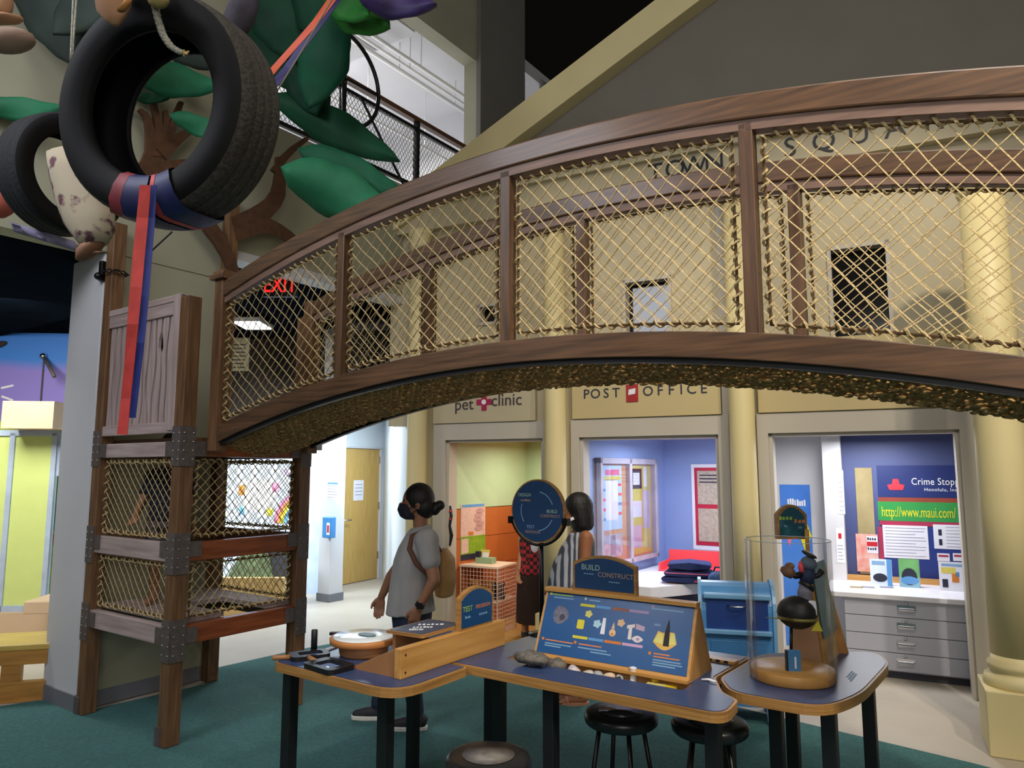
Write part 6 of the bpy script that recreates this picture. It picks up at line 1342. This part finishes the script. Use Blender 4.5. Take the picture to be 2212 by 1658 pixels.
for an in (a1_, a2_):
    s2 = MB().prism([(an.x + .06 - .22 * f, an.y + .042 * math.sin(PI * min(1, max(0, f))) * 1.0 + .012) for f in [i / 8 for i in range(9)]] + [(an.x + .06 - .22 * f, an.y - .042 * math.sin(PI * f) - .012) for f in [1 - i / 8 for i in range(9)]], .008, .024).build('sandal', M('sandal_tan', '#b9866a', .6), W2)
    MB().tube([(an.x - .09, an.y - .04, .026), (an.x - .1, an.y, .058), (an.x - .09, an.y + .04, .026)], .006, 6).build('sandal_strap', 'sandal_tan', s2, True)
# ---- third person, mostly hidden by the round sign
Y3_ = 7.35
W3 = thing('person', 'person in red plaid and dark skirt behind the round sign', 'person', Matrix.Translation((P(1152, 1395, Y3_).x, Y3_, .012)))
wi3 = W3.matrix_world.inverted(); Q = lambda px, py, dy=0.: wi3 @ P(px, py, Y3_ + dy)
hx, nk, hipc = Q(1155, 1090), Q(1155, 1122), Q(1154, 1240)
s1_, s2_ = Q(1128, 1142), Q(1182, 1142); e1_, e2_ = Q(1128, 1190, .0), Q(1184, 1190, -.02); w1_, w2_ = Q(1122, 1228, -.05), Q(1180, 1226, -.08)
body = [('e', hx + V((0, 0, .01)), (.075, .09, .105)), ('e', hx + V((0, -.03, -.05)), (.05, .05, .06)), ('e', hx + V((0, -.1, -.015)), (.014, .016, .022)), ('c', [(hx + V((0, .01, -.05)), .05), (nk, .046), (nk + V((0, 0, -.05)), .055)]),
        ('c', [(s1_, .048), (e1_, .038), (w1_, .026)]), ('c', [(s2_, .048), (e2_, .038), (w2_, .026)]), ('l', [(nk + V((0, 0, -.04)), V((.09, 0, 0)), V((0, .06, 0))), (Q(1154, 1160), V((.15, 0, 0)), V((0, .09, 0))), (Q(1154, 1205), V((.13, 0, 0)), V((0, .1, 0))), (hipc, V((.15, 0, 0)), V((0, .12, 0)))]),
        ('c', [(hipc + V((-.07, 0, 0)), .08), (V((-.08, 0, .45)), .055), (V((-.08, 0, .08)), .035), (V((-.08, -.1, .04)), .028)]), ('c', [(hipc + V((.07, 0, 0)), .08), (V((.08, 0, .45)), .055), (V((.08, 0, .08)), .035), (V((.08, -.1, .04)), .028)])]
body += hand(w1_, (-.05, -.1, -1), (1, -.1, 0), (.2, -1, 0), .95, .4) + hand(w2_, (.05, -.1, -1), (-1, -.1, 0), (-.2, -1, 0), .95, .4)
solid(body, 'body', M('skin_warm', '#c08860', .55, var=.06, scale=15), W3, .0075, 3)
solid([('e', hx + V((0, .02, .025)), (.088, .1, .11)), ('e', hx + V((0, .06, -.08)), (.08, .05, .12))], 'hair', hairm, W3, .01, 2)
for s2 in (-1, 1): MB().ell(hx + V((s2 * .03, -.082, .01)), .012, .007, .007).build('eye', 'black_paint', W3, True)
solid([('l', [(Q(1155, 1130), V((.1, 0, 0)), V((0, .075, 0))), (Q(1154, 1165), V((.158, 0, 0)), V((0, .105, 0))), (Q(1153, 1205), V((.145, 0, 0)), V((0, .115, 0))), (Q(1152, 1238), V((.165, 0, 0)), V((0, .14, 0)))])], 'plaid_top', M('plaid_red', '#b32a30', .85, hex2='#2a1c22', kind='checker', scale=28), W3, .01, 3)
MB().ell(Q(1155, 1180, -.11), .04, .012, .06).build('white_scarf', 'paper', W3, True)
solid([('l', [(Q(1153, 1232), V((.155, 0, 0)), V((0, .13, 0))), (Q(1152, 1290), V((.17, 0, 0)), V((0, .16, 0))), (V((0, 0, .15)), V((.17, 0, 0)), V((0, .17, 0)))])], 'long_skirt', M('skirt_brown', '#2e1812', .85, var=.2, scale=20), W3, .011, 3)
for s2 in (-1, 1): solid([('c', [((s2 * .08, .03, .05), .042), ((s2 * .08, -.08, .04), .038), ((s2 * .08, -.13, .035), .028)])], 'shoe', 'shoe_dark' if False else MATS['shoe_dark'], W3, .009, 2)
q = Q(1172, 1250, -.12); t = thing('white_cup', 'white cup held by the person behind the round sign', 'cup', W3.matrix_world @ T3(q.x, q.y, q.z - .05)); MB().lathe([(.026, 0), (.034, .09), (.035, .1)], 16).build('cup', 'white', t, True); MB().lathe([(.036, .1), (.037, .108), (.001, .112)], 16).build('lid', 'paper', t, True)
# ---- child standing inside the tower
K = thing('person', 'child in dark shirt and grey shorts standing inside the climbing tower', 'person', TW @ T3(-.62, .28, .735) @ RZ(.6))
sk = [('e', (0, 0, 1.06), (.075, .088, .105)), ('e', (0, -.035, 1.0), (.045, .045, .05)), ('e', (0, -.098, 1.04), (.012, .014, .018)), ('c', [((0, .01, 1.0), .042), ((0, 0, .93), .045)]),
      ('l', [((0, 0, .95), V((.07, 0, 0)), V((0, .05, 0))), ((0, 0, .85), V((.12, 0, 0)), V((0, .075, 0))), ((0, 0, .7), V((.11, 0, 0)), V((0, .08, 0))), ((0, 0, .58), V((.12, 0, 0)), V((0, .09, 0)))])]
for s2 in (-1, 1):
    sk += [('c', [((s2 * .13, 0, .88), .038), ((s2 * .17, -.04, .7), .03), ((s2 * .16, -.14, .6), .022)]), ('c', [((s2 * .065, 0, .58), .065), ((s2 * .07, -.01, .32), .045), ((s2 * .07, 0, .06), .028)]), ('c', [((s2 * .07, .02, .03), .026), ((s2 * .075, -.1, .022), .02)])]
    sk += hand((s2 * .16, -.14, .6), (0, -.6, -.6), (-s2, 0, 0), (0, -.4, .6), .75, .4)
solid(sk, 'body', MATS['skin_tan'], K, .008, 3)
solid([('e', (0, .015, 1.09), (.085, .095, .1)), ('e', (0, .05, 1.03), (.075, .05, .08))], 'hair', hairm, K, .009, 2)
for s2 in (-1, 1): MB().ell((s2 * .03, -.083, 1.06), .01, .006, .006).build('eye', 'black_paint', K, True)
solid([('l', [((0, 0, .94), V((.08, 0, 0)), V((0, .06, 0))), ((0, 0, .86), V((.135, 0, 0)), V((0, .09, 0))), ((0, 0, .7), V((.13, 0, 0)), V((0, .095, 0))), ((0, 0, .56), V((.14, 0, 0)), V((0, .105, 0)))]), ('c', [((.12, 0, .88), .052), ((.155, -.02, .77), .048)]), ('c', [((-.12, 0, .88), .052), ((-.155, -.02, .77), .048)])], 'dark_shirt', M('shirt_navy', '#171b2c', .9, var=.15, scale=20), K, .009, 3)
solid([('l', [((0, 0, .6), V((.125, 0, 0)), V((0, .095, 0))), ((0, 0, .52), V((.135, 0, 0)), V((0, .105, 0)))]), ('c', [((.068, 0, .53), .078), ((.075, 0, .38), .07)]), ('c', [((-.068, 0, .53), .078), ((-.075, 0, .38), .07)])], 'grey_shorts', M('shorts_grey', '#6d6466', .9, hex2='#453c40', scale=25), K, .009, 3)
